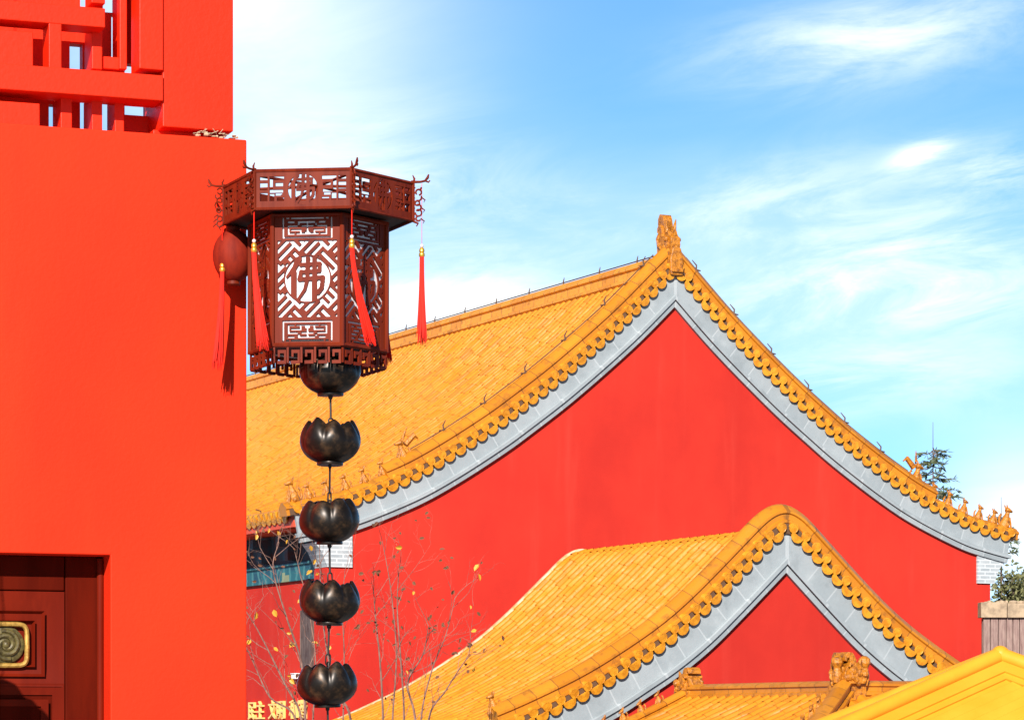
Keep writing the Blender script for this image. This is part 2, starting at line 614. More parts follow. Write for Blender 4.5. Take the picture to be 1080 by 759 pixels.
def offset(c, o, n=70, x0=0.0, rounded=0.0):
    """parallel curve at distance o on the outer (upper) side, cut at x = x0"""
    c = np.array(c)
    t = np.gradient(c, axis=0)
    t /= np.linalg.norm(t, axis=1)[:, None]
    nn = np.stack([-t[:, 1], t[:, 0]], 1)
    nn[nn[:, 1] < 0] *= -1
    q = c + nn * o
    out = []
    for i in range(len(q)):
        if q[i, 0] >= x0:
            if not out:
                if i > 0:
                    a, b = q[i - 1], q[i]
                    k = (x0 - a[0]) / (b[0] - a[0])
                else:
                    a, b = q[0], q[1]
                    k = (x0 - a[0]) / (b[0] - a[0])
                out.append(a + (b - a) * k)
            out.append(q[i])
    out = np.array(out)
    if rounded:                       # round the apex: a running mean over the mirrored curve
        xs_ = np.linspace(0, out[-1, 0], 900)
        zs_ = np.interp(xs_, out[:, 0], out[:, 1])
        full = np.concatenate([zs_[:0:-1], zs_])
        k = int(rounded / (xs_[1] - xs_[0])) | 1
        for _ in range(2):
            pad = np.concatenate([full[0] + (full[0] - full[k // 2:0:-1]), full, full[-1] + (full[-1] - full[-2:-k // 2 - 1:-1])])
            full = np.convolve(pad, np.ones(k) / k, 'valid')[:1799]
        out = np.stack([xs_, full[899:]], 1)
    return resample(out, n)


def cut(c, xa, xb, n=40):
    c = np.array(c)
    ks = np.linspace(xa, xb, n)
    return np.stack([ks, np.interp(ks, c[:, 0], c[:, 1])], 1)


def sweep(mb, base, section, xa, xb, n=60, sides=(1, -1), unit=.4, rounded=0.0):
    """sweep a closed section of (perp offset, y) along the gable curve; both sides joined at the apex when xa = 0"""
    om = sum(o for o, y in section) / len(section) if rounded else 0.0
    ref = offset(base, om, 400, 0.0, rounded) if rounded else np.array(base)
    ref = resample(cut(ref, xa, xb, 400), n)
    tg = np.gradient(resample(ref, n), axis=0)
    tg /= np.linalg.norm(tg, axis=1)[:, None]
    nn = np.stack([-tg[:, 1], tg[:, 0]], 1)
    nn[nn[:, 1] < 0] *= -1
    if rounded and xa == 0:
        nn[0] = (0, 1)
    curves = []
    for o, y in section:
        q = ref + nn * (o - om)
        if xa == 0 and not rounded:
            ap_ = offset(base, o, 120)[0]
            q[q[:, 0] < .002] = ap_
            q[0] = ap_
        curves.append(q)
    s = arclen(curves[0])
    if xa == 0 and len(sides) == 2:
        rows, uvs = [], []
        for i in list(range(n - 1, 0, -1)):
            rows.append([(-curves[k][i][0], section[k][1], curves[k][i][1]) for k in range(len(section))])
            uvs.append([(50 - s[i] / unit, .5)] * len(section))
        for i in range(n):
            rows.append([(curves[k][i][0], section[k][1], curves[k][i][1]) for k in range(len(section))])
            uvs.append([(50 + s[i] / unit, .5)] * len(section))
        mb.grid(rows, closed=True, uvs=uvs, cap=True)
    else:
        for sg in sides:
            rows = [[(sg * curves[k][i][0], section[k][1], curves[k][i][1]) for k in range(len(section))] for i in range(n)]
            uvs = [[(50 + sg * s[i] / unit, .5)] * len(section) for i in range(n)]
            mb.grid(rows, closed=True, uvs=uvs, cap=True)


def tile_slope(mb, prof, O, D, L, l0, l1, pitch=.25, tl=.3, start=None, seed=0):
    """rows of half-round tiles: prof = (horizontal distance, z) from ridge to eave, D = horizontal way down, L = along the eave"""
    rr = random.Random(seed)
    O, D, L = Vector(O), Vector(D), Vector(L)
    s = arclen(prof)
    nt = max(2, int(round(s[-1] / tl)))
    prof = np.array(prof)
    qs, sc_, tv = [], [], []
    for k in range(nt):
        a, b = s[-1] * k / nt, s[-1] * (k + 1) / nt
        qs += [a + .004, b]
        sc_ += [.93, 1.04]
        tv += [k + .06, k + .94]
    px = np.interp(qs, s, prof[:, 0])
    pz = np.interp(qs, s, prof[:, 1])
    tx = np.interp(np.array(qs) + .02, s, prof[:, 0]) - np.interp(np.array(qs) - .02, s, prof[:, 0])
    tz = np.interp(np.array(qs) + .02, s, prof[:, 1]) - np.interp(np.array(qs) - .02, s, prof[:, 1])
    ln = np.hypot(tx, tz)
    nx, nz = -tz / ln, tx / ln
    n = int(round((l1 - l0) / pitch))
    p = (l1 - l0) / n
    r = .31 * p
    sect = [(-.5 * p, .0), (-.36 * p, .012)]
    for a in (180, 150, 115, 65, 30, 0):
        sect.append((r * math.cos(R(a)), .012 + r * 1.12 * math.sin(R(a))))
    sect += [(.36 * p, .012), (.5 * p, .0)]
    for i in range(n):
        lc = l0 + (i + .5) * p
        k0 = 0
        if start:
            d0 = start(lc)
            if d0 is None:
                continue
            while k0 < len(qs) and px[k0] < d0:
                k0 += 1
            k0 -= k0 % 2
            if k0 >= len(qs) - 2:
                continue
        rows, uvs = [], []
        ph = rr.uniform(0, .9) * tl
        for k in range(k0, len(qs)):
            qq = qs[k] - ph if k > k0 + 1 and k < len(qs) - 1 else qs[k]
            bx, bz = float(np.interp(qq, s, prof[:, 0])), float(np.interp(qq, s, prof[:, 1]))
            if k % 2 == 0:
                jit = rr.uniform(-.004, .004)
                jh = rr.uniform(-.004, .004)
            base = O + D * bx + Vector((0, 0, bz))
            nv = D * float(nx[k]) + Vector((0, 0, float(nz[k])))
            row, uvr = [], []
            for j, (dl, h) in enumerate(sect):
                hh = h * (sc_[k] if 2 <= j <= 7 else 1) + (jh if 2 < j < 7 else 0)
                row.append(base + L * (lc + dl + (jit if 2 < j < 7 else 0)) + nv * hh)
                uvr.append((i + .5 + dl / p * .9, tv[k]))
            rows.append(row)
            uvs.append(uvr)
        mb.grid(rows, uvs=uvs)


def disc_end(mb, P, T, N, A, r=.085):
    """round tile end facing A with a raised rim and a short half-round tile behind"""
    P, T, N, A = Vector(P), Vector(T), Vector(N), Vector(A)
    n = 12
    ring = lambda rad, d: [P + A * d + (T * math.cos(2 * math.pi * k / n) + N * math.sin(2 * math.pi * k / n)) * rad for k in range(n)]
    mb.grid([ring(r * .95, -.03), ring(r, 0), ring(r * .85, .003), ring(r * .8, -.001), ring(r * .4, .0), ring(r * .1, .003)], closed=True, cap=True)
    h = [[P + A * d + (T * math.cos(math.pi * k / 6) + N * math.sin(math.pi * k / 6)) * r * .92 for k in range(7)] for d in (-.45, -.02)]
    mb.grid(h)


HEART = [(-.122, .05), (-.07, .022), (0, .012), (.07, .022), (.122, .05), (.128, -.015), (.112, -.062), (.078, -.098), (.03, -.118), (0, -.124), (-.03, -.118), (-.078, -.098), (-.112, -.062), (-.128, -.015)]


def drip_end(mb, P, T, N, A, k=1.0):
    P, T, N, A = Vector(P), Vector(T), Vector(N), Vector(A)
    mb.prism(HEART, lambda a, b, d: P + T * (a * k) + N * (b * k) + A * (d - abs(b) * .0), .022)
    rows = [[P + A * d + T * (x * k) + N * ((.03 if abs(x) > .08 else .008) * k) for x in (-.1, -.05, 0, .05, .1)] for d in (-.45, 0)]
    mb.grid(rows)


def gable_tiles(mb, base, o, xend, pitch=.25, out=.14, r=.08, rounded=0.0, x0=.10):
    c = offset(base, o, 200, 0.0, rounded)
    s = arclen(c)
    send = np.interp(xend, c[:, 0], s)
    for sg in (1, -1):
        k, q = 0, x0
        while q < send:
            x, z = np.interp(q, s, c[:, 0]), np.interp(q, s, c[:, 1])
            x2, z2 = np.interp(q + .03, s, c[:, 0]), np.interp(q + .03, s, c[:, 1])
            T = Vector((sg * (x2 - x), 0, z2 - z)).normalized()
            N = Vector((-T.z * sg, 0, T.x * sg))
            A = (Vector((0, -1, 0)) - N * .22).normalized()
            Nn = (N - A * N.dot(A)).normalized()
            P = Vector((sg * x, -out, z)) - N * .03
            if k % 2 == 0:
                disc_end(mb, P + N * .05, T, Nn, A, r)
            else:
                drip_end(mb, P - N * .035 - A * .02, T, Nn, A, .86)
            k += 1
            q += pitch / 2
    return mb


def eave_tiles(mb, P0, D, L, l0, l1, slope, pitch=.25):
    D, L = Vector(D), Vector(L)
    A = (D - Vector((0, 0, slope))).normalized()
    N = L.cross(A)
    if N.z < 0:
        N = -N
    n = int(round((l1 - l0) / pitch))
    p = (l1 - l0) / n
    for i in range(n):
        P = Vector(P0) + L * (l0 + (i + .5) * p)
        disc_end(mb, P + N * .04 + A * .02, L, N, A, .08)
        drip_end(mb, P + L * (.5 * p) - N * .01, L, N, A, .95)


def beast(mb, P, F, h, U=Vector((0, 0, 1))):
    """seated roof animal, height h, looking along F"""
    P, F = Vector(P), Vector(F).normalized()
    S = F.cross(U).normalized()
    q = lambda f, s, u: P + (F * f + S * s + U * u) * h
    sec = [(-.10, 0, .22, .20), (-.08, .14, .25, .22), (-.03, .32, .20, .19), (.03, .48, .15, .15), (.08, .60, .11, .12), (.12, .70, .10, .10)]
    n = 10
    mb.grid([[q(f + rf * math.cos(2 * math.pi * k / n), rs * math.sin(2 * math.pi * k / n), u) for k in range(n)] for f, u, rf, rs in sec], closed=True, cap=True)
    sec = [(.02, .78, .10), (.08, .82, .13), (.18, .80, .12), (.28, .75, .085), (.35, .73, .06)]
    mb.grid([[q(f, rr_ * math.sin(2 * math.pi * k / n), u + rr_ * .9 * math.cos(2 * math.pi * k / n)) for k in range(n)] for f, u, rr_ in sec], closed=True, cap=True)
    for s_ in (-.07, .07):
        mb.tube([q(.06, s_, .88), q(.03, s_ * 1.2, .97), q(.0, s_ * 1.3, 1.06)], [.045 * h, .035 * h, .008 * h], 6)
        mb.tube([q(.14, s_ * 1.3, .46), q(.20, s_ * 1.4, .22), q(.22, s_ * 1.4, 0)], [.06 * h, .045 * h, .05 * h], 6)
        mb.ball(q(-.02, s_ * 2.3, .12), (.1 * h, .1 * h, .12 * h))
    mb.tube([q(-.26, 0, .08), q(-.36, 0, .26), q(-.34, 0, .48), q(-.24, 0, .62), q(-.2, 0, .56)], [.06 * h, .06 * h, .06 * h, .05 * h, .02 * h], 6)


def dragon_end(mb, f, k=1.0, seed=1):
    """carved ridge-end: raised tail, fins and open-mouthed head; f(a, b, depth): a toward the roof's outside, b up"""
    body = [(-.34, 0), (.34, 0), (.40, .16), (.36, .30), (.26, .34), (.20, .44), (.10, .42), (.02, .50), (-.04, .68), (-.10, .76), (-.24, .78),
            (-.33, .70), (-.34, .58), (-.28, .56), (-.27, .64), (-.20, .64), (-.2, .54), (-.3, .42), (-.36, .24)]
    mb.prism([(a * k, b * k) for a, b in body], f, .20 * k)
    mb.prism([((a * .72 - .02) * k, (b * .66 + .05) * k) for a, b in body], f, .30 * k)
    rr = random.Random(seed)
    for sd_ in (-1, 1):
        for i in range(10):
            a, b = rr.uniform(-.28, .26), rr.uniform(.05, .36)
            mb.ball(f(a * k, b * k, sd_ * .13 * k), rr.uniform(.035, .06) * k, 6, 4)
        mb.ball(f(.2 * k, .27 * k, sd_ * .14 * k), .05 * k, 8, 6)
        mb.tube([f(.12 * k, .4 * k, sd_ * .08 * k), f(.10 * k, .56 * k, sd_ * .1 * k), f(.16 * k, .66 * k, sd_ * .1 * k)], [.04 * k, .03 * k, .008 * k], 6)
        mb.tube([f(-.05 * k, .1 * k, sd_ * .14 * k), f(-.18 * k, .18 * k, sd_ * .16 * k), f(-.24 * k, .32 * k, sd_ * .15 * k), f(-.16 * k, .42 * k, sd_ * .13 * k)], .03 * k, 6)
    for i in range(5):
        mb.prism([((.33 - i * .07) * k, (.30 + i * .05) * k), ((.30 - i * .07) * k, (.32 + i * .05) * k), ((.36 - i * .06) * k, (.40 + i * .055) * k)], f, .04 * k)


BARGE = [(.50, -.07), (.60, -.07), (.625, -.10), (.665, -.10), (.68, -.06), (.76, -.06), (.775, -.09), (.81, -.09), (.86, -.02), (.905, .03), (.925, .09),
         (.905, .15), (.86, .20), (.81, .27), (.775, .27), (.76, .24), (.68, .24), (.665, .28), (.625, .28), (.60, .25), (.50, .25)]
LOW = [(.50, -.07), (.60, -.07), (.62, -.09), (.65, -.09), (.69, -.02), (.73, .03), (.745, .09), (.73, .15), (.69, .20), (.65, .27), (.62, .27), (.60, .25), (.50, .25)]


def lift(sec, d):
    return [(o + d, y) for o, y in sec]


# ------------------------------------------------------------------ the great hall
F1 = Frame((709.5 - CU) / FPX * 56, 56, 26)
hall = empty('palace_hall', F1.o, F1.a)
hall.location.z = 0
tag(hall, 'largest red palace hall with high pointed gable, grey stone trim and long yellow tiled roof', 'hall')
RED1 = curve2([(0, 9.42), (.85, 8.62), (2.05, 7.62), (2.95, 6.95), (3.54, 6.54), (4.46, 5.97), (5.27, 5.54), (6.36, 5.10), (7.0, 4.93), (7.7, 4.79)], 120)
LEN1 = 27.0
XE1 = 7.65


def gable_wall(base, xw, zb, y0, y1, top=.1, xl=None):
    mb = MB()
    c = cut(offset(base, top, 120), 0, xw, 40)
    xl = xl or xw
    cl_ = cut(offset(base, top, 120), 0, xl, 40)
    pts = [(-x, z) for x, z in cl_[::-1]] + [(x, z) for x, z in c[1:]]
    pts += [(xw, zb), (-xl, zb)]
    mb.prism(pts, lambda a, b, d: Vector((a, (y0 + y1) / 2 + d, b)), y1 - y0)
    return mb


gable_wall(RED1, 7.15, GROUND, 0, .6, xl=6.97).build('gable_wall', M['hall_red'], hall)
# stone trim: slab band, two mouldings
tr = MB()
sweep(tr, RED1, [(.11, -.05), (.62, -.05), (.62, .02), (.11, .02)], 0, 7.5, 80, unit=.52)
trim = tr.build('stone_trim', M['stone'], hall)
tr = MB()
sweep(tr, RED1, [(.0, -.075), (.085, -.085), (.085, .01), (0, .01)], 0, 7.5, 80, unit=.52)
sweep(tr, RED1, [(.098, -.12), (.155, -.12), (.17, -.09), (.17, .0), (.098, .0)], 0, 7.55, 80, unit=1.04)
tr.build('trim_moulding', M['stone'], trim)
# corner corbels
for sg, xi, xo_ in ((-1, 6.50, 6.98), (1, 6.82, 7.22)):
    cb = MB()
    cb.prism([(sg * xi, 4.42), (sg * xo_, 4.42), (sg * (xo_ + .05), 4.55), (sg * (xo_ + .12), 4.70), (sg * (xo_ + .2), 4.80), (sg * (xo_ + .24), 4.84), (sg * xi, 5.0)],
             lambda a, b, d: Vector((a, .27 + d, b)), .62)
    cb.build('corner_corbel', M['white_brick'], hall)

roof_c1 = offset(RED1, .50, 160)
roof_c1 = cut(roof_c1, 0.12, XE1, 160)
roof = MB()
tile_slope(roof, roof_c1, (0, 0, 0), (-1, 0, 0), (0, 1, 0), .2, LEN1, seed=1)
tile_slope(roof, roof_c1, (0, 0, 0), (1, 0, 0), (0, 1, 0), .2, LEN1, .4, .6, seed=2)
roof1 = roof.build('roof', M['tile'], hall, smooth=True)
und = MB()
for sg in (-1, 1):
    c = resample(roof_c1, 30)
    und.grid([[(sg * x, y, z - .06) for y in (-.02, LEN1)] for x, z in c])
    und.grid([[(sg * x, y, z - .135) for y in (.0, LEN1)] for x, z in c[20:-1]])
    und.grid([[(sg * x, .02, z - d) for d in (.06, .45)] for x, z in c[20:-1]])
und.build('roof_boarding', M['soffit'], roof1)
gt = MB()
gable_tiles(gt, RED1, .575, 7.62)
gt.build('verge_tiles', M['tile_end'], roof1, smooth=True)
et = MB()
ze = roof_c1[-1][1]
for sg in (-1, 1):
    if sg > 0:
        et.build('eave_tiles', M['tile_end'], roof1, smooth=True)
        et = MB()
    eave_tiles(et, (sg * XE1, 0, ze), (sg, 0, 0), (0, 1, 0), .1, LEN1, .25)
et.build('eave_tiles', M['tile_end'], roof1, smooth=True)
gb = MB()
sweep(gb, RED1, [(.50, -.085), (.66, -.085), (.66, -.02), (.50, -.02)], 0, 7.6, 80)
gb.build('verge_bedding', M['bedding'], roof1)
br = MB()
sweep(br, RED1, BARGE, 0, 5.55, 70)
br.build('verge_ridge', M['ridge'], roof1, smooth=True)
for sg in (-1, 1):
    br = MB()
    sweep(br, RED1, LOW, 5.55, 7.66, 30, sides=(sg,))
    br.build('verge_ridge', M['ridge'], roof1, smooth=True)
# main ridge
mr = MB()
zt = 10.02
sec = [(-.20, 9.80), (-.20, zt), (-.24, zt + .03), (-.24, zt + .08), (-.16, zt + .11), (-.15, zt + .24), (-.19, zt + .27), (-.19, zt + .31), (-.10, zt + .40), (0, zt + .43)]
sec = sec + [(-x, z) for x, z in sec[-2::-1]]
ys = np.linspace(.28, LEN1, 80)
mr.grid([[(x, y, z) for x, z in sec] for y in ys], closed=True, uvs=[[(y / .5, .5)] * len(sec) for y in ys], cap=True)
mr.build('main_ridge', M['ridge_brightened'], roof1, smooth=True)
de = MB()
dragon_end(de, lambda a, b, d: Vector((d * .95, .16 - a * .72, 10.42 + b * 1.0)), 1.0)
de.box((-.15, -.1, 10.15), (.15, .42, 10.44))
de.build('ridge_dragon', M['ornament'], roof1, bevel=.015)
# crown block at the gable point
cb = MB()
cb.prism([(-.13, 10.0), (.13, 10.0), (.14, 10.3), (.09, 10.5), (0, 10.56), (-.09, 10.5), (-.14, 10.3)], lambda a, b, d: Vector((a, -.02 + d, b)), .3)
cb.prism([(-.12, 10.05), (.12, 10.05), (.12, 10.11), (-.12, 10.11)], lambda a, b, d: Vector((a, -.18 + d, b)), .06)
cb.build('crown_tile', M['ornament'], roof1, bevel=.02)
# roof beasts on both verge ridges
topL = offset(RED1, .74, 160)
topH = offset(RED1, .92, 160)
for sg in (-1, 1):
    for i, x in enumerate((5.47, 5.86, 6.22, 6.58, 6.94, 7.28, 7.58)):
        mb = MB()
        c = topL if i else topH
        z = float(np.interp(x, c[:, 0], c[:, 1]))
        if i == 0:
            z -= .12
        beast(mb, (sg * x, .09, z - .03), (sg, 0, 0), .45 if i == 0 else (.44 if i == 6 else .31))
        if i == 0:
            mb.tube([(sg * (x - .05), .09, z + .3), (sg * (x - .22), .09, z + .48), (sg * (x - .3), .09, z + .42)], [.06, .05, .015], 6)
            mb.tube([(sg * (x + .0), .09, z + .42), (sg * (x - .05), .02, z + .62)], [.03, .008], 5)
        mb.build('roof_beast', M['ornament'], roof1, smooth=True)
# lightning-rod wire with its small posts
wr = MB()
for sg in (-1, 1):
    c = cut(offset(RED1, .945, 160), .35, 5.3, 40)
    wr.tube([(sg * x, .12, z) for x, z in c], .011, 5)
wr.tube([(0, y, 10.475) for y in np.linspace(.6, LEN1, 30)], .012, 5)
wr.build('lightning_wire', M['rust'], roof1)
for sg in (-1, 1):
    for x in np.arange(.55, 5.3, .82):
        c = offset(RED1, .9, 160)
        z = float(np.interp(x, c[:, 0], c[:, 1]))
        mb = MB()
        mb.tube([(sg * x, .1, z - .02), (sg * (x + .02), .11, z + .12), (sg * (x - .05), .15, z + .22)], [.02, .016, .008], 5)
        mb.tube([(sg * (x - .08), .1, z + .05), (sg * (x + .1), .1, z + .02)], .014, 5)
        mb.build('wire_post', M['rust'], roof1)
for y in np.arange(1.4, LEN1, 1.55):
    mb = MB()
    mb.tube([(0, y, 10.42), (0, y, 10.50), (.02, y, 10.58)], [.02, .016, .007], 5)
    mb.build('wire_post', M['rust'], roof1)
for y in np.arange(1.2, 12, 1.3):
    mb = MB()
    x = 7.25
    z = float(np.interp(x, roof_c1[:, 0], roof_c1[:, 1]))
    mb.tube([(-x, y, z), (-x, y, z + .17), (-x - .1, y, z + .19)], .014, 5)
    mb.build('roof_hook', M['rust'], roof1)
# front under the eave
XF = -6.9
fw = MB()
fw.box((XF, .6, GROUND), (-XF, LEN1, 4.235))
facade = fw.build('front_wall', M['hall_red'], hall)
bm_ = MB()
bm_.box((XF - .06, .62, 4.238), (XF + .4, LEN1, 4.57))
bm_.box((XF - .10, .62, 4.52), (XF - .06, LEN1, 4.57))
bm_.build('painted_beam', M['teal'], hall, bevel=.01)
bm_ = MB()
bm_.box((XF + .02, .62, 4.573), (XF + .35, LEN1, 5.25))
for y in np.arange(1.6, LEN1, 1.3):
    bm_.box((XF - .18, y, 4.62), (XF + .02, y + .22, 5.05))
    bm_.box((XF - .34, y + .03, 4.86), (XF - .18, y + .19, 5.05))
bm_.build('eave_brackets', M['soffit'], hall)
bm_ = MB()
for y in np.arange(.75, LEN1, .2):
    c = roof_c1
    za, zb = float(np.interp(-XF, c[:, 0], c[:, 1])), float(np.interp(7.45, c[:, 0], c[:, 1]))
    bm_.tube([(XF, y, za - .30), (-7.52, y, zb - .20)], .055, 6)
bm_.box((-7.52, .62, zb - .135), (-7.45, LEN1, zb - .07))
for d0, d1, xx in ((.015, .20, 7.60),):
    bm_.box((-xx, .02, roof_c1[-1][1] - d1), (-xx + .05, LEN1, roof_c1[-1][1] - d0))
bm_.build('rafters', M['rafter'], hall, smooth=True)


def text_mesh(mb, body, fn, size=1.0, ext=.03, bold=.0, spacing=1.0):
    cu = bpy.data.curves.new('t', 'FONT')
    cu.body = body
    cu.size = size
    cu.extrude = ext
    cu.offset = bold
    cu.space_character = spacing
    to = bpy.data.objects.new('t', cu)
    col.objects.link(to)
    dg = bpy.context.evaluated_depsgraph_get()
    me = bpy.data.meshes.new_from_object(to.evaluated_get(dg))
    mb.add([fn(*v.co) for v in me.vertices], [tuple(p.vertices) for p in me.polygons])
    bpy.data.objects.remove(to)
    bpy.data.curves.remove(cu)
    bpy.data.meshes.remove(me)


for word, ua, ub, v0, v1 in (('民主', 261, 277.5, 758.5, 739), ('文明', 282.5, 299.5, 758, 738), ('和谐', 304.5, 322.5, 757.5, 737.5)):
    ya, z0 = F1.side(ua, v0, XF - .05)
    yb, _ = F1.side(ub, v0, XF - .05)
    _, z1 = F1.side(ua, v1, XF - .05)
    hgt = z1 - z0
    k = (ya - yb) / 2.0
    lt = MB()
    text_mesh(lt, word, lambda x, y, z: Vector((XF - .03 - z, ya - x * k, z0 + (y + .085) * hgt / .93)), 1.0, .025, .004)
    lt.build('gold_lettering', M['gold_paint'], facade)

# ------------------------------------------------------------------ side hall with the rounded ridge
F2 = Frame((826.6 - CU) / FPX * 47, 47, 26)
side = empty('side_hall', F2.o, F2.a)
tag(side, 'smaller side hall with rounded yellow ridge and red gable, in front of the largest hall', 'hall')
RED2 = curve2([(0, 4.01), (.8, 3.27), (1.35, 2.79), (1.93, 2.37), (2.46, 2.05), (2.87, 1.81), (3.3, 1.59), (3.68, 1.42), (4.49, 1.08), (5.2, .83)], 120)
LEN2 = 6.95
XE2 = 5.1
gable_wall(RED2, 4.75, GROUND, 0, .5).build('gable_wall', M['hall_red2'], side)
gable_wall(RED2, 4.75, GROUND, LEN2 - .5, LEN2, .3).build('gable_wall', M['hall_red2'], side)
tr = MB()
sweep(tr, RED2, [(.11, -.05), (.66, -.05), (.66, .02), (.11, .02)], 0, 5.05, 80, unit=.47)
trim2 = tr.build('stone_trim', M['stone'], side)
tr = MB()
sweep(tr, RED2, [(.0, -.075), (.085, -.085), (.085, .01), (0, .01)], 0, 5.05, 80, unit=.47)
sweep(tr, RED2, [(.098, -.12), (.155, -.12), (.17, -.09), (.17, .0), (.098, .0)], 0, 5.05, 80, unit=.94)
tr.build('trim_moulding', M['stone'], trim2)
RND = .56
roof_c2 = offset(RED2, .60, 160, 0.0, RND)
roof_c2 = cut(roof_c2, 0.0, XE2, 160)
roof = MB()
tile_slope(roof, roof_c2, (0, 0, 0), (-1, 0, 0), (0, 1, 0), .2, LEN2 - .1, seed=3, tl=.26)
tile_slope(roof, roof_c2, (0, 0, 0), (1, 0, 0), (0, 1, 0), .2, LEN2 - .1, seed=4, tl=.26)
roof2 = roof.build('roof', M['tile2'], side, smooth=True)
und = MB()
for sg in (-1, 1):
    c = resample(roof_c2, 30)
    und.grid([[(sg * x, y, z - .05) for y in (-.02, LEN2)] for x, z in c])
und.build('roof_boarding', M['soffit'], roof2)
gt = MB()
gable_tiles(gt, RED2, .63, 5.0, rounded=RND)
gt.build('verge_tiles', M['tile_end'], roof2, smooth=True)
et = MB()
for sg in (-1, 1):
    if sg > 0:
        et.build('eave_tiles', M['tile_end'], roof2, smooth=True)
        et = MB()
    eave_tiles(et, (sg * XE2, 0, roof_c2[-1][1]), (sg, 0, 0), (0, 1, 0), .1, LEN2, .35)
et.build('eave_tiles', M['tile_end'], roof2, smooth=True)
gb = MB()
sweep(gb, RED2, [(.55, -.085), (.72, -.085), (.72, -.02), (.55, -.02)], 0, 5.0, 110, rounded=RND)
gb.build('verge_bedding', M['bedding'], roof2)
br = MB()
sweep(br, RED2, lift(BARGE, .05), 0, 5.0, 110, rounded=RND)
br.build('verge_ridge', M['ridge'], roof2, smooth=True)
br = MB()
FAR = [(.52, LEN2 - .12), (.655, LEN2 - .12), (.69, LEN2 - .08), (.69, LEN2 - .02), (.66, LEN2 + .03), (.52, LEN2 + .03)]
sweep(br, RED2, FAR, 0, 5.05, 110, rounded=RND)
far = br.build('far_verge_ridge', mat('lime_whitened_edge', (.66, .5, .36), .8, build=wood_build((.62, .42, .28), (.56, .22, .03), 5.0, (1, 1, 1), .7)), roof2, smooth=True)
c = offset(RED2, .95, 160, 0, RND)
for sg in (-1, 1):
    mb = MB()
    z = float(np.interp(5.0, c[:, 0], c[:, 1]))
    beast(mb, (sg * 5.0, .09, z - .12), (sg, 0, 0), .34)
    mb.build('roof_beast', M['ornament'], roof2, smooth=True)
fw = MB()
fw.box((-4.3, .5, GROUND), (4.3, LEN2 - .5, .9))
fw.build('front_wall', M['hall_red2'], side)

# ------------------------------------------------------------------ low L-shaped roofed wall in front
O3 = at(728, 724, 45)
F3 = Frame(O3.x, 45, 26)
low = empty('gallery', F3.o, F3.a)
tag(low, 'low roofed gallery with carved corner ornament before the side hall, at the bottom edge', 'gallery')
ZR = 2.0
LA = 4.36
LB = 7.0
d_ = np.linspace(.05, 2.3, 40)
prof3 = np.stack([d_, ZR + .03 - .50 * d_ + .045 * d_ * d_], 1)
roof = MB()
tile_slope(roof, prof3, (0, 0, 0), (-1, 0, 0), (0, 1, 0), -LA - 2.25, -.1, start=lambda y: max(0, -LA - y), seed=5)
tile_slope(roof, prof3, (0, -LA, 0), (0, -1, 0), (1, 0, 0), -2.25, LB, start=lambda x: max(0, -x), seed=6)
tile_slope(roof, prof3, (0, 0, 0), (1, 0, 0), (0, 1, 0), -LA + 2.3, -.1, seed=7)
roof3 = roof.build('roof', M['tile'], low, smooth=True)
und = MB()
fz = lambda d: ZR - .03 - .50 * d + .045 * d * d
dd = [0, .6, 1.2, 1.8, 2.3]
und.grid([[(-d, 0, fz(d)), (-d, -LA - d, fz(d))] for d in dd])
und.grid([[(-d, -LA - d, fz(d)), (LB, -LA - d, fz(d))] for d in dd])
und.grid([[(d, 0, fz(d)), (d, -LA + d, fz(d))] for d in dd])
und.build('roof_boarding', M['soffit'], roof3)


def ridge_run(mb, path, up, w=.11, h=.22, moulded=True):
    """moulded ridge along a straight or bent path"""
    path = [Vector(p) for p in path]
    sec = [(-w, -.1), (-w, .02), (-w - .03, .035), (-w - .03, .075), (-w + .015, .09), (-w + .015, h - .07), (-w - .01, h - .06), (-w - .01, h - .03), (-w * .5, h), (0, h + .015)]
    sec = sec + [(-a, b) for a, b in sec[-2::-1]]
    rows, uvs, s = [], [], 0
    for i, p in enumerate(path):
        t = (path[min(i + 1, len(path) - 1)] - path[max(i - 1, 0)]).normalized()
        sdv = t.cross(Vector((0, 0, 1))).normalized()
        uu = sdv.cross(t).normalized()
        if i:
            s += (p - path[i - 1]).length
        rows.append([p + sdv * a + uu * b for a, b in sec])
        uvs.append([(s / .4 + 3, .5)] * len(sec))
    mb.grid(rows, closed=True, uvs=uvs, cap=True)


mb = MB()
ridge_run(mb, [(0, y, ZR) for y in np.linspace(-.1, -LA, 14)], 1)
mb.build('main_ridge', M['ridge'], roof3, smooth=True)
mb = MB()
ridge_run(mb, [(x, -LA, ZR) for x in np.linspace(.1, LB, 14)], 1)
mb.build('main_ridge', M['ridge'], roof3, smooth=True)
mb = MB()
fz2 = lambda d: ZR + .03 - .50 * d + .045 * d * d
ridge_run(mb, [(-d, -.02, fz2(d)) for d in np.linspace(.05, 2.3, 16)], 1, .09, .17)
mb.build('verge_ridge', M['ridge'], roof3, smooth=True)
mb = MB()
ridge_run(mb, [(-d, -LA - d, fz2(d) + .02) for d in np.linspace(.05, 2.35, 16)], 1, .10, .24)
mb.build('hip_ridge', M['ridge'], roof3, smooth=True)
mb = MB()
dragon_end(mb, lambda a, b, d: Vector((d * 1.1, .06 + a * .62, ZR + .12 + b * .5)), .95, 4)
mb.box((-.15, -.16, ZR - .05), (.15, .24, ZR + .14))
mb.build('ridge_dragon', M['ornament'], roof3, bevel=.012)
mb = MB()
dragon_end(mb, lambda a, b, d: Vector((.03 + a * .55, -LA - .1 + d, ZR + .16 + b * .62)), .95, 5)
dragon_end(mb, lambda a, b, d: Vector((-.06 + d, -LA - .02 - a * .5, ZR + .16 + b * .62)), .95, 6)
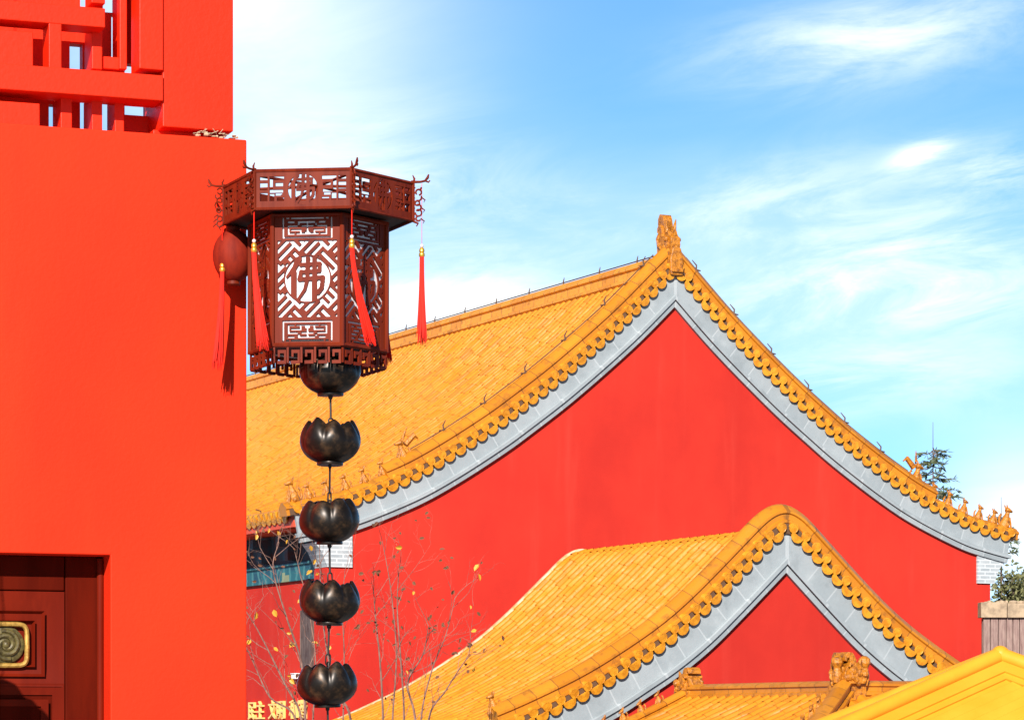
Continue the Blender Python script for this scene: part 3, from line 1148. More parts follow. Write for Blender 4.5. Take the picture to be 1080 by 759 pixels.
mb.box((-.2, -LA - .18, ZR - .05), (.2, -LA + .18, ZR + .17))
for s_ in (-1, 1):
    mb.lathe([(.055, 0), (.07, .1), (.05, .2), (.085, .27), (.08, .33), (.03, .37)], 10, (s_ * .22, -LA - .1, ZR + .2))
mb.build('corner_dragon', M['ornament'], roof3, bevel=.012)
for i, d in enumerate((.55, .85, 1.15, 1.45)):
    mb = MB()
    beast(mb, (-d, -.02, fz2(d) + .15), (-1, 0, -.3), .22)
    mb.build('roof_beast', M['ornament'], roof3, smooth=True)
for i, d in enumerate((.75, 1.05, 1.4)):
    mb = MB()
    beast(mb, (-d - .1, -LA - d + .1, fz2(d) + .12), (-1, -1, -.3), .24)
    mb.build('roof_beast', M['ornament'], roof3, smooth=True)
mb = MB()
mb.box((-1.6, -LA - 1.6, GROUND), (-1.3, -.3, 1.14))
mb.box((-1.3, -LA - 1.6, GROUND), (LB, -LA - 1.3, 1.14))
mb.build('wall', M['hall_red2'], low)

# ------------------------------------------------------------------ bright yellow pavilion roof, bottom right
A4 = at(1055, 694, 30)
pav = empty('kiosk', (A4.x, A4.y, 0))
tag(pav, 'small kiosk under a smooth bright yellow hipped roof, in the bottom right corner', 'kiosk')
zA = A4.z
CX, CY, CZ = 2.75, 1.7, 1.13
apex = Vector((0, 0, zA))
cor = [Vector((-CX, -CY, CZ)), Vector((CX, -CY, CZ)), Vector((CX, CY, CZ)), Vector((-CX, CY, CZ))]
mb = MB()
for i in range(4):
    Lc, Rc = cor[i] - apex, cor[(i + 1) % 4] - apex
    nrm = Lc.cross(Rc).normalized()
    if nrm.z < 0:
        nrm = -nrm
    ns = 26
    for k in range(ns):
        s0, s1 = k / ns, (k + 1) / ns
        a, b = s0 + (s1 - s0) * .12, s1 - (s1 - s0) * .02
        q = lambda s_, t_: apex + Rc * s_ + Lc * t_
        h0, h1 = nrm * .004, nrm * .02
        vs = [q(s0, 0) - nrm * .02, q(a, 0) + h1, q(b, 0) + h0, q(s1, 0) - nrm * .02, q(s0, 1 - s0) - nrm * .02, q(a, 1 - a) + h1, q(b, max(0, 1 - b)) + h0, q(s1, 1 - s1) - nrm * .02]
        mb.add(vs, [(0, 1, 5, 4), (1, 2, 6, 5), (2, 3, 7, 6)])
proof = mb.build('roof', M['canopy'], pav)
mb = MB()
for i in range(4):
    for f_, (ra, up) in {0: (.085, .03)}.items():
        P = [apex + (cor[i] - apex) * t for t in np.linspace(0, 1.02, 14)]
        mb.tube([p + Vector((0, 0, up)) for p in P], ra, 12)
mb.ball(apex + Vector((0, 0, .03)), .10, 14, 10)
for i in range(4):
    j = (i + 1) % 4
    for c0, c1 in ((i, j), (j, i)):
        Lc, Rc = cor[c0] - apex, cor[c1] - apex
        nrm = Lc.cross(Rc).normalized()
        if nrm.z < 0:
            nrm = -nrm
        # flat border board inside each hip
        for s0, s1, h in ((.03, .075, .05), (.075, .10, .03)):
            P = []
            for s_ in (s0, s1):
                P += [apex + Rc * s_ + Lc * t for t in (0 if c0 == i else 0, 1 - s_)]
            a0, a1, b0, b1 = P[0], P[1], P[2], P[3]
            # mitre at the face's centre line near the top
            mid = (Lc + Rc)
            a0 = apex + mid * s0
            b0 = apex + mid * s1
            up = nrm * h
            mb.add([a0, a1, b1, b0, a0 + up, a1 + up, b1 + up, b0 + up], [(4, 5, 6, 7), (0, 1, 5, 4), (3, 2, 6, 7), (1, 2, 6, 5)])
mb.build('hip_mouldings', M['canopy'], proof, smooth=True)
mb = MB()
for c in cor:
    mb.box((c.x * .88 - .06, c.y * .88 - .06, GROUND), (c.x * .88 + .06, c.y * .88 + .06, CZ + .12))
mb.box((-CX * .86, -CY * .86, GROUND), (CX * .86, CY * .86, .05))
mb.build('frame', M['hall_red2'], pav)

# ------------------------------------------------------------------ weathered board wall on the right
P5 = at(1037, 634, 50)
bw = empty('board_wall', (P5.x, P5.y, 0), R(4))
tag(bw, 'weathered brown board wall with tan capping, beside the right end of the largest hall', 'wall')
zt5 = P5.z
mb = MB()
x = 0.0
while x < 4:
    w = rnd.uniform(.11, .15)
    mb.box((x + .006, rnd.uniform(0, .012), GROUND), (x + w - .006, .08, zt5 - .27))
    x += w
mb.box((0, .05, GROUND), (4, .14, zt5 - .275))
mb.build('boards', M['boards'], bw, bevel=.008)
mb = MB()
x = -.05
while x < 4:
    w = rnd.uniform(.38, .5)
    mb.box((x, -.06, zt5 - .268), (x + w - .01, .2, zt5 - rnd.uniform(.0, .03)))
    x += w
for i in range(40):
    mb.ball((rnd.uniform(0, 4), rnd.uniform(-.02, .16), zt5 - .01), (rnd.uniform(.03, .09), .05, rnd.uniform(.015, .04)), 6, 4)
mb.build('capping', M['cap'], bw, bevel=.015)


# ------------------------------------------------------------------ conifers and shrubs beyond the roofs
def conifer(name, label, base, ztop, zlow, rad, n, seed, lean=0.0, droop=.25, gap=.0, m='needles', cat='tree', group=None):
    rr = random.Random(seed)
    t = empty(name, (base.x, base.y, GROUND))
    tag(t, label, cat, group)
    H_ = ztop - GROUND
    tr_ = MB()
    tr_.tube([(lean * (h / H_) ** 2, 0, h) for h in np.linspace(0, H_, 9)], [(.15 * (1 - h) ** 1.3 + .006) for h in np.linspace(0, 1, 9)], 8)
    cr = MB()
    z0 = zlow - GROUND
    for i in range(n):
        f = rr.random() * .72
        z = z0 + (H_ - z0) * f
        L_ = rad * (1 - f) ** .75 * rr.uniform(.5, 1.1) + .1
        az = rr.uniform(0, 2 * math.pi)
        d = Vector((math.cos(az), math.sin(az), 0))
        p0 = Vector((lean * (z / H_) ** 2, 0, z))
        pts = [p0 + d * (L_ * q) + Vector((0, 0, -droop * L_ * q * (1.6 - q))) for q in (0, .35, .7, 1)]
        tr_.tube(pts, [.022, .016, .011, .005], 4, cap=False)
        for k in range(int(26 * L_) + 8):
            q = rr.uniform(.12, 1.03)
            a = q * 3
            j = min(int(a), 2)
            c = pts[j].lerp(pts[j + 1], min(a - j, 1))
            v = (d * rr.uniform(.2, 1) + Vector((rr.uniform(-.9, .9), rr.uniform(-.9, .9), rr.uniform(-.7, .5)))).normalized()
            s_ = v.orthogonal().normalized()
            s_.rotate(Matrix.Rotation(rr.uniform(0, 6.28), 3, v))
            ln = rr.uniform(.12, .26)
            wd = rr.uniform(.012, .03)
            cr.add([c - s_ * wd * .4, c + v * ln * .5 - s_ * wd, c + v * ln, c + v * ln * .5 + s_ * wd], [(0, 1, 2, 3)])
    tr_.build('trunk', M['trunk'], t, smooth=True)
    cr.build('crown', M[m], t)
    return t


conifer('conifer_tree', 'slender conifer with bare pointed leader, rising behind the row of roof beasts', at(984, 700, 84), at(984, 445, 84).z, at(984, 530, 84).z, .8, 40, 11)
conifer('conifer_tree', 'short dark conifer just behind the last roof beasts at the right eave', at(1056, 700, 84), at(1050, 524, 84).z, at(1050, 590, 84).z, .75, 26, 12, droop=-.1)


def shrub(name, label, base, ztop, zlow, rad, n, seed, m='bush', cat='tree'):
    rr = random.Random(seed)
    t = empty(name, (base.x, base.y, GROUND))
    tag(t, label, cat)
    tr_, cr = MB(), MB()
    tr_.tube([(0, 0, 0), (.05, 0, (zlow - GROUND) * .6), (0, 0, zlow - GROUND + .3)], [.14, .11, .06], 8)
    for b in range(26):
        az, el = rr.uniform(0, 6.28), rr.uniform(.15, 1.5)
        L_ = rr.uniform(.6, 1.05)
        d = Vector((math.cos(az) * math.cos(el) * rad, math.sin(az) * math.cos(el) * rad, math.sin(el) * (ztop - zlow))) * L_
        p0 = Vector((0, 0, zlow - GROUND))
        tr_.tube([p0, p0 + d * .5 + Vector((0, 0, .1)), p0 + d], [.04, .025, .008], 5, cap=False)
        for k in range(n):
            q = rr.uniform(.25, 1.05)
            c = p0 + d * q + Vector((rr.gauss(0, .14), rr.gauss(0, .14), rr.gauss(0, .12)))
            v = Vector((rr.uniform(-1, 1), rr.uniform(-1, 1), rr.uniform(-.3, 1))).normalized()
            s_ = v.orthogonal().normalized()
            s_.rotate(Matrix.Rotation(rr.uniform(0, 6.28), 3, v))
            ln, wd = rr.uniform(.10, .2), rr.uniform(.02, .04)
            cr.add([c - s_ * wd * .3, c + v * ln * .5 - s_ * wd, c + v * ln, c + v * ln * .5 + s_ * wd], [(0, 1, 2, 3)])
    tr_.build('trunk', M['trunk'], t, smooth=True)
    cr.build('crown', M[m], t)


shrub('bushy_tree', 'olive green bushy tree between the hall corner and the brown board wall', at(1072, 640, 66), at(1070, 598, 66).z, at(1070, 670, 66).z, 1.0, 95, 21)
shrub('bushy_tree', 'dark bushy tree top under the right eave at the photo edge', at(1090, 640, 72), at(1090, 600, 72).z, at(1090, 650, 72).z, 1.2, 90, 22)

# ------------------------------------------------------------------ gatehouse in the left foreground
FL = Frame((260.3 - CU) / FPX * 13.3, 13.3, 20)
gate = empty('gatehouse', FL.o, FL.a)
tag(gate, 'vermilion gatehouse wall in the left foreground with lattice opening above and dark red door below', 'gatehouse')
ZW = 4.2
xd, zd = FL.front(116.5, 585)
REC = .15
TH = .62
mb = MB()
mb.prism([(-7, GROUND), (-2.2, GROUND), (-2.2, zd), (xd, zd), (xd, GROUND), (0, GROUND), (0, ZW), (-7, ZW)], lambda a, b, d: Vector((a, TH / 2 + d, b)), TH)
wall = mb.build('wall', M['gate_red'], gate, bevel=.006)
# upper wall with its opening
xr, _ = FL.front(247, 60)
xo, _ = FL.front(172.5, 60)
UY0, UY1 = .015, .40
mb = MB()
mb.box((xo, UY0, ZW + .035), (xr, UY1, 6.5))
mb.box((xo - .02, UY0 + .1, ZW - .01), (xr - .05, UY1 - .03, ZW + .04))
mb.box((-7, UY0, 5.9), (xo, UY1, 6.5))
mb.box((-7, UY0, ZW), (-1.9, UY1, 5.9))
upper = mb.build('upper_wall', M['gate_red2'], gate, bevel=.005)
mb = MB()
for i in range(26):
    c = Vector((rnd.uniform(xr - .17, xr + .03), rnd.uniform(.03, .08), ZW + .012 + rnd.uniform(0, .014)))
    mb.ball(c, (rnd.uniform(.004, .014), .01, rnd.uniform(.003, .008)), 6, 4)
for i in range(14):
    c = Vector((rnd.uniform(xr - .17, xr + .03), .0, ZW + .018))
    mb.tube([c, c + Vector((rnd.uniform(-.04, .04), -.01, rnd.uniform(-.01, .02)))], .0015, 4)
mb.build('mortar_crumbs', M['crumb'], gate)
# fret lattice: deep bars
lat = MB()
LY0 = .02


def bar(u0, v0, u1, v1, y0=LY0, y1=LY0 + .17, uref=None):
    x0, _ = FL.front(u0, 100, y0)
    x1, _ = FL.front(u1, 100, y0)
    um = (u0 + u1) / 2 if uref is None else uref
    _, za = FL.front(um, v1, y0)
    _, zb = FL.front(um, v0, y0)
    lat.box((x0, y0, za), (x1, y1, zb))


bar(-200, 73.5, 172.3, 100.5, LY0 - .02, LY0 + .15, uref=90)      # bottom frame bar
bar(147, -160, 172.3, 73.3, LY0 - .018, LY0 + .148)               # right frame bar
bar(-200, 4, 111, 24.5, LY0, LY0 + .14, uref=50)                  # fret, horizontal
bar(96.5, -160, 111, 3.8, LY0 + .002, LY0 + .138)                 # up
bar(51.5, 24.7, 65, 73.3, LY0 + .002, LY0 + .138)                 # down
bar(-60, -160, -30, 3.8, LY0 + .002, LY0 + .138)
bar(-200, 24.8, 35, 73.2, LY0 + .03, LY0 + .12)
bar(-200, 100.8, 42, 150, LY0 + .03, LY0 + .12)
bar(97, 24.8, 108, 73.2, LY0 + .10, LY0 + .26)
bar(108.2, 60, 126, 73.1, LY0 + .12, LY0 + .24)
bar(126.2, -160, 134, 73.1, LY0 + .10, LY0 + .25)
bar(64, 100.8, 76, 150, LY0 + .08, LY0 + .26)
bar(97, 100.8, 108, 150, LY0 + .08, LY0 + .26)
bar(121, 100.8, 131, 150, LY0 + .10, LY0 + .26)
lat.build('lattice', M['gate_red2'], gate, bevel=.004)
# second fret layer behind, its openings a little out of step with the first
lat = MB()
BY0, BY1 = .30, .36
holes = [(75, 49, 84.5, 78), (119, 18, 131, 66), (133, 70, 147, 84), (86, -60, 96, 14), (110, -60, 119, 12), (53, 113, 73, 160), (86, 100, 95.5, 160), (108, 100, 120.5, 160), (133, 98, 157, 121), (-60, -60, -20, -10)]
hx = []
for u0, v0, u1, v1 in holes:
    u0, v0, u1, v1 = u0 - 1.5, v0 - 3, u1 + 2.5, v1 + 2
    xa, zt__ = FL.front(u0, v0, BY0)
    xb, zb__ = FL.front(u1, v1, BY0)
    hx.append((xa, max(zb__, ZW - .05), xb, zt__))
xs_ = sorted({-2.2, xo} | {h[0] for h in hx} | {h[2] for h in hx})
for xa, xb in zip(xs_, xs_[1:]):
    xm_ = (xa + xb) / 2
    z = ZW - .05
    for h in sorted([h for h in hx if h[0] < xm_ < h[2]], key=lambda h: h[1]):
        if h[1] > z:
            lat.box((xa, BY0, z), (xb, BY1, h[1]))
        z = max(z, h[3])
    if z < 5.9:
        lat.box((xa, BY0, z), (xb, BY1, 5.9))
lat.build('back_lattice', M['gate_red2'], gate)

# unseen lantern-shaped body, added left of the view to cast shade on the door
mb = MB()
px_, pz_ = FL.front(2, 780, REC)
px_, py_, pz_ = px_ - .578 * 1.2, REC - 1.2, pz_ + .64 * 1.2
rows = []
for i in range(15):
    a = math.pi * (.08 + .84 * i / 14)
    rows.append([(px_ + math.sin(a) * (.237 - .007 * (k % 2)) * math.cos(math.pi * k / 24), py_ + math.sin(a) * (.237 - .007 * (k % 2)) * math.sin(math.pi * k / 24), pz_ - math.cos(a) * .21) for k in range(48)])
mb.grid(rows, closed=True, cap=True)
for sg in (-1, 1):
    mb.lathe([(.07, sg * .195), (.075, sg * .21), (.07, sg * .235), (.02, sg * .24)], 20, (px_, py_, pz_))
for k in range(12):
    mb.tube([(px_ + .012 * math.cos(k), py_ + .012 * math.sin(k), pz_ - .23), (px_ + .03 * math.cos(k), py_ + .03 * math.sin(k), pz_ - .5)], [.006, .003], 4)
mb.tube([(px_, py_, pz_ + .2), (px_, py_, 6.4), (px_, .1, 6.45)], .0025, 6)
mb.build('door_shadow_caster', M['tassel'], gate, smooth=True)

# door with its mouldings and gilded boss
dr = empty('door', (0, 0, 0))
dr.parent = gate
DY = REC


def dpt(u, v, y):
    return FL.front(u, v, y)


def dbox(mb, u0, v0, u1, v1, y0, y1):
    x0, _ = dpt(u0, 700, y0)
    x1, _ = dpt(u1, 700, y0)
    _, z0 = dpt(50, v1, y0)
    _, z1 = dpt(50, v0, y0)
    mb.box((x0, y0, z0), (x1, y1, z1))


def frame_ring(mb, x0, z0, x1, z1, w, ya, yb):
    """bevelled picture-frame moulding: outer edge at depth ya, inner at yb"""
    o = [(x0, z0), (x1, z0), (x1, z1), (x0, z1)]
    i = [(x0 + w, z0 + w), (x1 - w, z0 + w), (x1 - w, z1 - w), (x0 + w, z1 - w)]
    vs = [(a, ya, b) for a, b in o] + [(a, yb, b) for a, b in i]
    mb.add(vs, [(k, (k + 1) % 4, 4 + (k + 1) % 4, 4 + k) for k in range(4)])


xj = xd - .002
xs, _ = dpt(68, 700, DY)
mb = MB()
mb.box((-2.3, DY + .03, GROUND), (xj, DY + .12, zd - .001))
mb.box((xs + .004, DY, GROUND), (xj, DY + .03, zd - .001))                      # jamb
_, zrail = dpt(50, 622.5, DY)
mb.box((-2.3, DY, zrail), (xs, DY + .03, zd - .001))                            # head
mb.build('door_frame', M['door'], dr, bevel=.006)
mb = MB()
mb.tube([(xj - .012, DY - .006, GROUND), (xj - .012, DY - .006, zd - .01)], .016, 10)
mb.build('jamb_moulding', M['door2'], dr, smooth=True)
mb = MB()
xl = -1.55
x2, _ = dpt(48, 700, DY)
_, zl2 = dpt(30, 643, DY)
zbot = GROUND + .2
frame_ring(mb, xl, zrail - .42 - .0, xs, zrail - .004, xs - x2, DY + .004, DY + .022)
_, zp1 = dpt(30, 644, DY)
x3, _ = dpt(47, 700, DY)
_, zp0 = dpt(30, 713, DY)
frame_ring(mb, xl + .1, zp0, x3, zp1, .012, DY - .004, DY + .012)
frame_ring(mb, xl + .112, zp0 + .012, x3 - .012, zp1 - .012, .03, DY + .012, DY + .02)
frame_ring(mb, xl + .142, zp0 + .042, x3 - .042, zp1 - .042, .012, DY - .002, DY + .022)
mb.box((xl, DY + .0225, zrail - .42), (xs, DY + .028, zrail - .004))
frame_ring(mb, xl, GROUND + .2, xs, zp0 - .03, .05, DY + .002, DY + .022)
frame_ring(mb, xl + .07, GROUND + .27, xs - .07, zp0 - .10, .03, DY + .004, DY + .02)
mb.build('panel_moulding', M['door2'], dr, smooth=True)
# boss
xb1, zb1 = dpt(28.5, 658, DY)
_, zb0 = dpt(28.5, 701.5, DY)
hb = (zb1 - zb0) / 2
cxb, czb = xb1 - hb * 1.12, (zb1 + zb0) / 2
ring = []
for k in range(48):
    a = 2 * math.pi * k / 48
    ca, sa = math.cos(a), math.sin(a)
    e = .32
    ring.append((cxb + hb * 1.12 * math.copysign(abs(ca) ** e, ca), DY + .0, czb + hb * math.copysign(abs(sa) ** e, sa)))
mb = MB()
mb.tube(ring + [ring[0]], .011, 8, cap=False)
boss = mb.build('gilded_boss', M['old_gold'], dr, smooth=True)
mb = MB()
for arm in range(2):
    pts, rad = [], []
    for k in range(40):
        a = k / 39 * 2.6 * math.pi + arm * math.pi
        r_ = hb * (.08 + .62 * k / 39)
        pts.append((cxb + .01 + r_ * math.cos(a), DY + .002, czb + r_ * math.sin(a)))
        rad.append(.008 + .012 * k / 39 * (1.2 - k / 39))
    mb.tube(pts, rad, 8)
mb.ball((cxb + .01, DY + .004, czb), .02, 10, 8)
mb.lathe([(hb * .85, 0), (hb * .9, .008), (hb * .75, .014)], 24, (0, 0, 0))
n0 = len(mb.v) - 72
for i in range(n0, len(mb.v)):
    x, y, z = mb.v[i]
    mb.v[i] = (cxb + .01 + x, DY + .018 - z, czb + y)
mb.build('scroll_carving', M['carve'], boss, smooth=True)


# ------------------------------------------------------------------ fretwork from small rasters
def seg_d(X, Y, a, b):
    ax, ay = a
    bx, by = b
    t = np.clip(((X - ax) * (bx - ax) + (Y - ay) * (by - ay)) / max((bx - ax) ** 2 + (by - ay) ** 2, 1e-9), 0, 1)
    return np.hypot(X - ax - t * (bx - ax), Y - ay - t * (by - ay)), t


FO = [([(-.40, .88), (-.58, .50), (-.92, .08)], .15, .05), ([(-.62, .40), (-.61, -.88)], .12, .13),
      ([(-.30, .62), (.56, .66), (.54, .34), (-.26, .30)], .085, .085), ([(-.28, .32), (-.36, -.03), (.70, .05), (.64, -.42), (.48, -.62), (.30, -.48)], .09, .10),
      ([(.02, .90), (.0, .0), (-.12, -.48), (-.42, -.92)], .10, .06), ([(.32, .95), (.32, -.98)], .10, .12)]


def glyph(X, Y):
    m_ = np.zeros_like(X, bool)
    for pl, w0, w1 in FO:
        n = len(pl) - 1
        for i in range(n):
            d, t = seg_d(X, Y, pl[i], pl[i + 1])
            w = w0 + (w1 - w0) * (i + t) / n
            m_ |= d < w
    return m_


KEY = ["11111111111111111111111111111", "1...........................1", "1..1111.1111111111111.1111..1", "1..1......1..111..1......1..1",
       "1..1.111111...1...111111.1..1", "1..1..........1..........1..1", "1..111111..1111111..111111..1", "1........1....1....1........1",
       "1..1111..1111111111..1111...1", "1...........................1", "1.11.1111111111111111111.11.1"]


def rects_white(img, x0, y0, x1, y1, X, Y):
    img[(X >= x0) & (X <= x1) & (Y >= y0) & (Y <= y1)] = False


def meander(img, X, Y, x0, y0, x1, y1, flip=False):
    """white outline and key fret cut out of the brown board"""
    nr, nc = len(KEY), len(KEY[0])
    c = np.floor((X - x0) / (x1 - x0) * nc).astype(int)
    r = np.floor((Y - y0) / (y1 - y0) * nr).astype(int)
    if not flip:
        r = nr - 1 - r
    ok = (c >= 0) & (c < nc) & (r >= 0) & (r < nr)
    k = np.array([[q == '1' for q in row] for row in KEY])
    img[ok & k[np.clip(r, 0, nr - 1), np.clip(c, 0, nc - 1)]] = False


def raster_panel(w, h, nx, fill):
    ny = int(round(nx * h / w))
    xs_ = (np.arange(nx) + .5) / nx * w - w / 2
    ys_ = (np.arange(ny) + .5) / ny * h
    X, Y = np.meshgrid(xs_, ys_)
    return fill(X, Y), nx, ny


def raster_mesh(mb, img, w, h, f, th):
    """extrude the True cells; cells merged into runs, walls only on edges"""
    ny, nx = img.shape
    cw, ch = w / nx, h / ny
    used = np.zeros_like(img)
    for j in range(ny):
        i = 0
        while i < nx:
            if img[j, i] and not used[j, i]:
                e = i
                while e + 1 < nx and img[j, e + 1] and not used[j, e + 1]:
                    e += 1
                k = j
                while k + 1 < ny and img[k + 1, i:e + 1].all() and not used[k + 1, i:e + 1].any():
                    k += 1
                used[j:k + 1, i:e + 1] = True
                x0, x1, z0, z1 = -w / 2 + i * cw, -w / 2 + (e + 1) * cw, j * ch, (k + 1) * ch
                vs = [f(x0, z0, 0), f(x1, z0, 0), f(x1, z1, 0), f(x0, z1, 0), f(x0, z0, th), f(x1, z0, th), f(x1, z1, th), f(x0, z1, th)]
                fs = [(0, 1, 2, 3), (7, 6, 5, 4)]
                if j == 0 or not img[j - 1, i:e + 1].all():
                    fs.append((0, 4, 5, 1))
                if k == ny - 1 or not img[k + 1, i:e + 1].all():
                    fs.append((3, 2, 6, 7))
                if i == 0 or not img[j:k + 1, i - 1].all():
                    fs.append((0, 3, 7, 4))
                if e == nx - 1 or not img[j:k + 1, e + 1].all():
                    fs.append((1, 5, 6, 2))
                mb.add(vs, fs)
                i = e + 1
            else:
                i += 1


# ------------------------------------------------------------------ the hexagonal palace lantern
YL = 13.06
LC = at(335.5, 400, YL)
LROT = R(-6.5)             # turns the front pane a little to the left
BODY_S, CAP_S = .300, .420
zb_bot = at(0, 363, YL - .27).z      # lower edge of pane boards (front)
zb_top = at(0, 226, YL - .27).z
zc_bot = at(0, 218.5, YL - .38).z
zc_top = at(0, 178.5, YL - .38).z
zf_bot = at(0, 383, YL - .27).z
lan = empty('palace_lantern', (LC.x, LC.y, zb_bot), LROT)
tag(lan, 'large hexagonal red-brown lantern with white fretwork panes and red tassels at the wall corner', 'lantern')
HB = zb_top - zb_bot
HC = zc_top - zc_bot
ap = lambda s: s * math.sqrt(3) / 2


def hexf(k, s, z0, inset=0.0):
    """frame of face k (0 = front): maps (a along face, b up, d inward)"""
    an = R(-90 + 60 * k)
    nrm = Vector((math.cos(an), math.sin(an), 0))
    tg = Vector((-nrm.y, nrm.x, 0))
    return lambda a, b, d: nrm * (ap(s) - inset - d) + tg * a + Vector((0, 0, z0 + b))


PW = BODY_S - .004


def pane(X, Y):
    img = np.ones_like(X, bool)
    x0 = .108
    # small fret boards above and below
    meander(img, X, Y, -x0, HB - .100, x0, HB - .010, flip=True)
    meander(img, X, Y, -x0, .014, x0, .104, flip=False)
    # diagonal weave in the middle
    y0, y1 = .118, HB - .108
    xm = .128
    inside = (np.abs(X) < xm) & (Y > y0) & (Y < y1)
    cy = (y0 + y1) / 2
    a = (X + (Y - cy)) / math.sqrt(2) / .0145 + 200.0
    b = (X - (Y - cy)) / math.sqrt(2) / .0145 + 200.5
    B = 6.0
    ca, cb = np.floor(a / B), np.floor(b / B)
    la, lb = a - ca * B, b - cb * B
    par = ((ca + cb) % 2) == 0
    wA = (lb % 2 < 1.08) & (la > np.where(lb < 2, .0, np.where(lb < 4, .9, 0)))
    wB = (la % 2 < 1.08) & (lb > np.where(la < 2, .9, 0))
    white = np.where(par, wA, wB)
    rad = .098
    rr_ = np.hypot(X, (Y - cy))
    white &= rr_ > rad + .005
    disc = rr_ < rad
    white = white | (disc & ~glyph(X / (rad * .98), (Y - cy) / (rad * .98)))
    img[inside & white] = False
    return img


img, _, _ = raster_panel(PW, HB, 170, pane)
mbp = MB()
raster_mesh(mbp, img, PW, HB, hexf(0, BODY_S, 0), .008)
pane0 = mbp.build('fret_pane', M['lantern_wood'], lan)
mbf = MB()
fq = hexf(0, BODY_S, 0, .0105)
mbf.prism([(-PW / 2 + .006, .004), (PW / 2 - .006, .004), (PW / 2 - .006, HB - .004), (-PW / 2 + .006, HB - .004)], lambda a, b, d: fq(a, b, d), .002)
film0 = mbf.build('white_film', M['paper'], pane0)
for k in range(1, 6):
    p = pane0.copy()
    col.objects.link(p)
    p.parent = lan
    p.rotation_euler = (0, 0, R(60 * k))
    q = film0.copy()
    col.objects.link(q)
    q.parent = p
# frame posts and rails
mb = MB()
for k in range(6):
    an = R(-90 + 30 + 60 * k)
    c = Vector((math.cos(an), math.sin(an), 0)) * (BODY_S + .002)
    mb.tube([c + Vector((0, 0, -.006)), c + Vector((0, 0, HB + .004))], .0105, 8)
    c2 = Vector((math.cos(an + R(60)), math.sin(an + R(60)), 0)) * (BODY_S + .002)
    for z in (.0, HB):
        mb.tube([c + Vector((0, 0, z)), c2 + Vector((0, 0, z))], .009, 6)
mb.build('frame', M['lantern_wood'], lan, smooth=True)
mb = MB()
mb.lathe([(.02, .01), (BODY_S * .97, .01), (BODY_S * .97, .02), (.02, .02)], 6, (0, 0, 0))
mb.build('floor_board', M['lantern_dark'], lan)
# fret skirt under the panes
zs = zf_bot - zb_bot
HS = -zs + .004


def skirt(X, Y):
    img = np.zeros_like(X, bool)
    n = 5
    u = (X / PW + .5) * n
    k = np.floor(u)
    fx = u - k
    fy = 1 - Y / HS
    img |= fy < .16
    b_ = .17
    img |= (fx < b_) & (fy < .95)
    img |= (fx > .30) & (fx < .95) & (fy > .84)
    img |= (fx > .80) & (fx < .96) & (fy > .3)
    img |= (fx > .34) & (fx < .96) & (fy > .3) & (fy < .45)
    img |= (fx > .34) & (fx < .50) & (fy > .3) & (fy < .66)
    return img


img, _, _ = raster_panel(PW, HS, 130, skirt)
mbp = MB()
raster_mesh(mbp, img, PW, HS, hexf(0, BODY_S + .004, zs), .008)
sk0 = mbp.build('fret_skirt', M['lantern_wood'], lan)
for k in range(1, 6):
    p = sk0.copy()
    col.objects.link(p)
    p.parent = lan
    p.rotation_euler = (0, 0, R(60 * k))
# cap boards
z0c = zc_bot - zb_bot
CW = CAP_S - .004


def capboard(X, Y):
    img = np.ones_like(X, bool)
    cy = HC * .5
    rad = HC * .405
    rr_ = np.hypot(X, Y - cy)
    img[(rr_ < rad) & ~glyph(X / (rad * 1.02), (Y - cy) / (rad * 1.02))] = False
    yT, yB = HC * .84, HC * .2
    w = .0145
    for s in (-1, 1):
        def hole(xa, xb, ya, yb):
            a_, b_ = sorted((s * xa, s * xb))
            rects_white(img, a_, ya, b_, yb, X, Y)
        hole(.152, .185, yT - w, yT)
        hole(.152, .185, yT - .055, yT - .026)
        hole(.152, .185, yB, yB + .035)
        hole(.082, .143, yT - w, yT)
        hole(.129, .143, yT - .055, yT - w)
        hole(.086, .118, yT - .042, yT - .026)
        hole(.086, .143, yT - .068, yT - .055)
        hole(.082, .112, yB, yB + .013)
        hole(.122, .143, yB, yB + .03)
        hole(.09, .118, yB + .022, yB + .033)
    return img


img, _, _ = raster_panel(CW, HC, 200, capboard)
mbp = MB()
raster_mesh(mbp, img, CW, HC, hexf(0, CAP_S, z0c), .010)
cp0 = mbp.build('cap_board', M['lantern_wood'], lan)
for k in range(1, 6):
    p = cp0.copy()
    col.objects.link(p)
    p.parent = lan
    p.rotation_euler = (0, 0, R(60 * k))
mb = MB()
mb.lathe([(.03, z0c + .004), (CAP_S * .985, z0c + .004), (CAP_S * .985, z0c + .014), (.03, z0c + .014)], 6)
mb.build('cap_floor', M['lantern_dark'], lan)
mb = MB()
for k in range(6):
    an = R(-60 + 60 * k)
    c = Vector((math.cos(an), math.sin(an), 0)) * (CAP_S - .003)
    c2 = Vector((math.cos(an + R(60)), math.sin(an + R(60)), 0)) * (CAP_S - .003)
    mb.tube([c + Vector((0, 0, z0c - .004)), c + Vector((0, 0, z0c + HC + .012))], .009, 6)
    mb.tube([c + Vector((0, 0, z0c)), c2 + Vector((0, 0, z0c))], .007, 6)
    mb.tube([c + Vector((0, 0, z0c + HC)), c2 + Vector((0, 0, z0c + HC))], .008, 6)
    mb.tube([c + Vector((0, 0, z0c + HC * .9)), Vector((0, 0, z0c + HC * .98))], .007, 5)
mb.tube([(0, 0, z0c + .01), (0, 0, z0c + HC)], .012, 8)
mb.build('cap_frame', M['lantern_wood'], lan, smooth=True)
